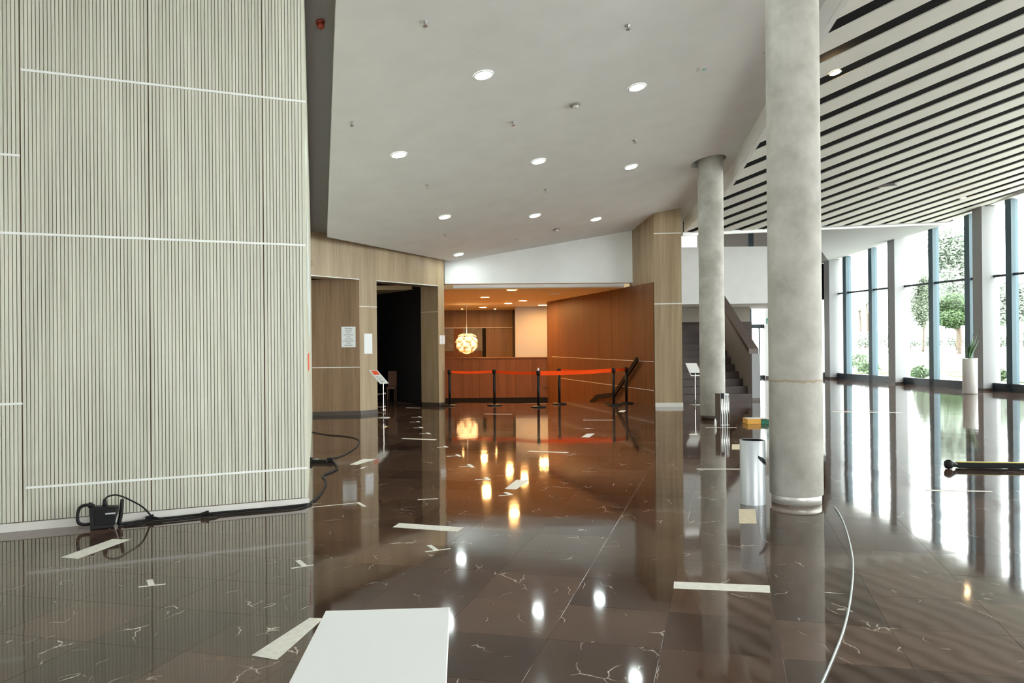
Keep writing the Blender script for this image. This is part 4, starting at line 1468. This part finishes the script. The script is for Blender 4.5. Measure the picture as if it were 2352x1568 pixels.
poly_tape(((1697, 1169), (1735, 1169), (1738, 1202), (1698, 1202)), 'square beige tape patch in front of the silver bin', 'tape_beige')
poly_tape(((1681, 1020), (1704, 1020), (1705, 1032), (1681, 1032)), 'small beige tape patch behind the silver bin', 'tape_beige')
poly_tape(((1584, 996), (1604, 996), (1602, 998.5), (1582, 998.5)), 'tiny white tape piece in front of the tilted white sign')

# ------------------------------------------------------------------ cables
def cable(pts, r, label, m='rubber', name='cable'):
    P = [(fl(x, y) + UP * (r + .001)) if len(q_) == 0 else (fl(x, y) + UP * q_[0]) for x, y, *q_ in pts]
    b = MB(); b.tube(P, r, 8, 6)
    return tag(b.build(name, M[m]), label, 'cable')


Z5 = lambda x, y: (1500 + x * .3622, 1150 + y * .3622)
cable([Z5(1040, 1230), Z5(1075, 1154), Z5(1150, 980), Z5(1215, 800), Z5(1255, 600), Z5(1268, 400), Z5(1240, 240), Z5(1195, 110), Z5(1150, 40)], .006, 'pale grey cable curving over the marble from the stained column', 'cable_grey')
Z9 = lambda x, y: (690 + x * .153, 940 + y * .153)
cable([Z9(176, 345), Z9(400, 385), Z9(680, 410), Z9(830, 440), Z9(885, 490), Z9(840, 570), Z9(700, 665), Z9(560, 725), Z9(440, 745)], .008, 'thin black cable looping over the floor from the side wall')
# bundled cable along the skirting
cable([Z9(470, 770), Z9(540, 850), Z9(550, 900), Z9(460, 950), Z9(340, 1000), Z9(345, 1030), Z9(385, 1085), Z9(350, 1200), Z9(290, 1300), Z9(180, 1395), (708, 1160), (640, 1168), (560, 1175), (470, 1183), (400, 1191), (340, 1197), (300, 1203), (272, 1208)], .0115, 'thick black cable winding round the wall corner and along the pale skirting')
cable([Z9(250, 1350), Z9(150, 1412), (690, 1168), (600, 1177), (520, 1184), (440, 1193), (350, 1203), (285, 1209)], .008, 'second black cable lying along the pale skirting')
p = fl(*Z9(215, 800))
t = thing('power_strip', 'black power strip with a pale label on the floor by the wall corner', 'power strip', tuple(p))
a_, e_ = fl(*Z9(140, 800)), fl(*Z9(400, 800))
dd = (e_ - a_).normalized(); nn_ = Vector((-dd.y, dd.x, 0))
b = MB(); b.obox((a_ + e_) / 2 + UP * .022, dd, nn_, UP, (e_ - a_).length / 2, .035, .022); b.build('housing', M['black'], t, .006)
lb = fl(*Z9(245, 790)); b = MB(); b.obox(lb + UP * .0255 - nn_ * .012, dd, nn_, UP, .025, .026, .02); b.build('label_plate', M['cable_grey'], t)
b = MB(); b.obox(fl(*Z9(450, 790)) + UP * .03, dd, nn_, UP, .04, .03, .03); b.build('plug', M['rubber'], t, .008)
b = MB(); b.obox(a_ - dd * .0 + UP * .035, dd, nn_, UP, .04, .045, .035); b.build('end_block', M['black'], t, .006)
for px, py, Lb in ((345, 1196, 'black cable connector lying near the work light'), (472, 1187, 'black cable knot halfway along the pale skirting')):
    p = fl(px, py)
    t = thing('cable_connector', Lb, 'connector', tuple(p))
    b = MB(); b.tube([p + UP * .035 - LD * .03, p + UP * .032, p + UP * .025 + LD * .04], [.026, .017], 10); b.build('housing', M['rubber'], t)
    b = MB(); b.tube([p + UP * .03 - LD * .03, p + UP * .02 - LD * .08 + LN * .03, p + UP * .012 - LD * .12], .009, 8); b.build('boot', M['rubber'], t)

# black work light against the slat wall
p = fl(232, 1216)
t = thing('work_light', 'black portable work light with a loop handle against the slat wall', 'lamp', tuple(p))
ax_, ay_ = -LD, -LN                             # to the right, away from us
ctr_ = V2(p.x, p.y)
W = lambda u, v, z: ctr_ + ax_ * u + ay_ * v + UP * z
s_ = 7.5 / F_PX
b = MB()
b.hexa([W(-.085, 0, 0), W(.10, .0, .004), W(.10, .13, .004), W(-.085, .13, 0)], [W(-.09, .02, .20), W(.15, .02, .185), W(.15, .12, .185), W(-.09, .12, .20)])
b.build('housing', M['black'], t, .012)
b = MB(); b.obox(W(.03, .005, .105), ax_, ay_, UP, .085, .008, .07); b.build('lens_frame', M['rubber'], t, .006)
b = MB(); b.obox(W(.075, -.004, .135), ax_, ay_, UP, .04, .003, .006); b.build('latch', M['steel'], t)
b = MB(); b.tube([W(-.05, .06, .205), W(-.12, .06, .215), W(-.17, .06, .19), W(-.185, .06, .12), W(-.175, .06, .065), W(-.13, .06, .045), W(-.07, .06, .05)], .014, 10); b.build('handle', M['black'], t)
b = MB(); b.tube([W(.14, .07, .02), W(.16, .07, .12), W(.17, .07, .24)], [.02, .016], 10); b.build('prop', M['black'], t)
b = MB(); b.lathe(W(-.085, .06, .19), [(.016, 0), (.018, .03), (.012, .045)], 14); b.build('knob', M['black'], t)
b = MB(); b.lathe(W(.03, .07, .17), [(.022, 0), (.018, .06), (.012, .085)], 14); b.build('cable_gland', M['black'], t)
cb = [W(.03, .07, .25), W(.06, .07, .275), W(.13, .07, .28), W(.22, .07, .235), W(.33, .07, .16)]
tgt = fl(345, 1194) + UP * .05
b = MB(); b.tube(cb + [tgt], .0075, 8); b.build('lead', M['rubber'], t)

# chrome rack and brown seat in the dark doorway
p = fl(872, 942)
t = thing('chrome_rack', 'low chrome rack just inside the dark doorway', 'rack', tuple(p))
Yk = p.y + .1
for py in (904, 934, 941):
    A_, B_ = at(858, py + 2, Yk + .1), at(884, py, Yk)
    b = MB(); b.tube([A_, B_], .014, 8); b.build('rail', M['chrome'], t)
    b = MB(); b.lathe(B_ - UP * .03, [(.022, 0), (.022, .06)], 10); b.build('joint', M['chrome'], t)
A_ = at(884.5, 900, Yk)
b = MB(); b.tube([(A_.x, A_.y, 0), A_], .009, 8); b.build('post', M['black'], t)
p = fl(899, 927)
t = thing('brown_chair', 'dim brown chair inside the dark doorway', 'chair', tuple(p))
Yk = p.y
A_, B_ = at(887, 853, Yk), at(908, 888, Yk)
b = MB(); b.box(A_.x, B_.x, Yk + .3, Yk + .34, B_.z, A_.z); b.build('backrest', M['brown_chair'], t, .01)
b = MB(); b.box(A_.x, B_.x, Yk, Yk + .34, B_.z - .06, B_.z); b.build('seat', M['brown_chair'], t, .01)
for i in (0, 1):
    for j in (0, 1):
        x_ = A_.x + .02 + i * (B_.x - A_.x - .04); y_ = Yk + .03 + j * .28
        b = MB(); b.tube([(x_, y_, 0), (x_, y_, B_.z - .05)], .014, 8); b.build('leg', M['brown_chair'], t)

# ------------------------------------------------------------------ outside
b = MB(); b.prism([(-60, 36.3), (16.0, 36.3), (18.2, -25), (260, -25), (260, 320), (-60, 320)], -0.2, -0.04)
struct(b.build('floor_outside', M['paving']))
for poly, Lb in ((((16.5, 40), (23, 40), (40, 62), (26, 64)), 'green lawn strip beyond the paving'),
                 (((18.5, 28), (21.5, 27), (24, 36), (19.5, 37)), 'green lawn edge close to the glazed wall'),
                 (((40, 105), (95, 90), (110, 118), (45, 125)), 'pale lawn under the large tree')):
    b = MB(); b.prism(list(poly), -0.05, 0.0)
    o = b.build('lawn', M['lawn']); tag(o, Lb, 'lawn'); o['kind'] = 'stuff'


def crown(mb, c, rx, ry, rz, n, size, rnd):
    for _ in range(n):
        while True:
            v = Vector((rnd.uniform(-1, 1), rnd.uniform(-1, 1), rnd.uniform(-1, 1)))
            if 0.25 < v.length < 1:
                break
        v = v * (0.75 + .25 * rnd.random())
        q_ = Vector((c[0] + v.x * rx, c[1] + v.y * ry, c[2] + v.z * rz))
        d1 = Vector((rnd.uniform(-1, 1), rnd.uniform(-1, 1), rnd.uniform(-.6, .6))).normalized()
        d2 = d1.orthogonal().normalized()
        s1 = size * rnd.uniform(.6, 1.3); s2 = s1 * .55
        mb.add([q_ - d1 * s1, q_ - d2 * s2, q_ + d1 * s1, q_ + d2 * s2], [(0, 1, 2, 3)])


def tree(x, y, hgt, r, label, m, trunk=.2, lobes=7, seed=1, low=.35, size=.35, n=420, group=None):
    rnd = random.Random(seed)
    t = thing('tree', label, 'tree', (x, y, 0), group)
    b = MB(); b.tube([(x, y, -.05), (x + .1, y, hgt * .3), (x - .1, y, hgt * .6)], [trunk, trunk * .5], 10)
    for k in range(3):
        a = rnd.uniform(0, 6.28)
        b.tube([(x, y, hgt * .35), (x + math.cos(a) * r * .3, y + math.sin(a) * r * .3, hgt * .5), (x + math.cos(a) * r * .6, y + math.sin(a) * r * .6, hgt * .7)], [trunk * .5, trunk * .15], 6)
    b.build('trunk', M['bark'], t)
    b = MB()
    for k in range(lobes):
        a = rnd.uniform(0, 6.28); rr = r * rnd.uniform(0, .6)
        crown(b, (x + math.cos(a) * rr, y + math.sin(a) * rr, hgt * (low + (1 - low) * rnd.uniform(.3, .85))), r * .55, r * .55, hgt * (1 - low) * .28, n, size, rnd)
    b.build('crown', M[m], t)


def gx(px, Y):
    return (px - CX) / F_PX * Y


tree(gx(2203, 92), 92, 6.6, 2.9, 'dark green round tree with bare trunk beyond the glazed wall', 'leaf', .22, 9, 3, .38, .15, 1500)
tree(gx(2200, 125), 125, 18, 5.5, 'tall glare-paled green tree behind the round tree', 'leaf_glare', .3, 10, 5, .25, .26, 1500)
tree(gx(2120, 110), 110, 11, 1.6, 'slender dark tree seen beside a white facade pillar', 'leaf_dark', .15, 8, 9, .02, .18, 1000)
tree(gx(2335, 75), 75, 8, 3.0, 'leafy tree at the end of the glazed wall', 'leaf_glare', .2, 8, 12, .2, .18, 1200)
for k, px in enumerate((1975, 2030, 2050, 1950)):
    x_, y_ = gx(px, 170), 170 + 8 * k
    t = thing('palm_tree', 'distant palm tree on a thin trunk beyond the paving', 'tree', (x_, y_, 0), 'distant palms beyond the paving')
    hh = 7.5 + (k * 1.7) % 3
    b = MB(); b.tube([(x_, y_, 0), (x_ + .2, y_, hh * .5), (x_, y_, hh)], [.25, .18], 8); b.build('trunk', M['bark'], t)
    b = MB()
    for i in range(14):
        a = 6.283 * i / 14; dr = .3 + .7 * ((i * 5) % 7) / 7
        pts = [Vector((x_, y_, hh)) + V2(math.cos(a), math.sin(a)) * (2.0 * s_) + UP * (1.0 * s_ * (1.4 - 2.2 * s_ * dr)) for s_ in (0, .33, .66, 1)]
        sdv = V2(-math.sin(a), math.cos(a)) * .28
        for u, v in zip(pts[:-1], pts[1:]):
            b.add([u - sdv, u + sdv, v + sdv * .6, v - sdv * .6], [(0, 1, 2, 3)])
    b.build('fronds', M['leaf_glare'], t)
rnd = random.Random(4)
for k in range(9):
    px = 1935 + 52 * k
    Yh = 150 + 6 * (k % 3)
    x_ = gx(px, Yh)
    hh = rnd.uniform(2.2, 4.6)
    t = thing('hedge_bush', 'glare-paled green bush in the distant hedge line', 'bush', (x_, Yh, 0), 'bushes of the distant hedge')
    b = MB(); b.tube([(x_, Yh, 0), (x_, Yh, hh * .6)], .12, 6); b.build('stem', M['bark'], t)
    b = MB(); crown(b, (x_, Yh, hh * .5), 2.8, 1.5, hh * .5, 1000, .22, rnd); b.build('foliage', M['leaf_glare'], t)
for k, (px, Yh, rr) in enumerate(((1995, 37, .45), (2112, 33, .35), (2290, 31, .35), (1972, 45, .6))):
    x_ = max(gx(px, Yh), winpt(min(Yh, 34)).x + 1.5 if Yh < 34.5 else gx(px, Yh))
    t = thing('shrub', ('low green shrub in the planting strip', 'small green shrub close to a facade pillar', 'low shrub at the planter side of the glass', 'wide grey green shrub further out')[k], 'shrub', (x_, Yh, 0))
    b = MB(); b.tube([(x_, Yh, -.03), (x_, Yh, rr * .8)], .03, 6); b.build('stem', M['bark'], t)
    b = MB(); crown(b, (x_, Yh, rr * .8), rr * 1.3, rr, rr * .8, 260, .09, rnd); b.build('foliage', M['leaf'], t)
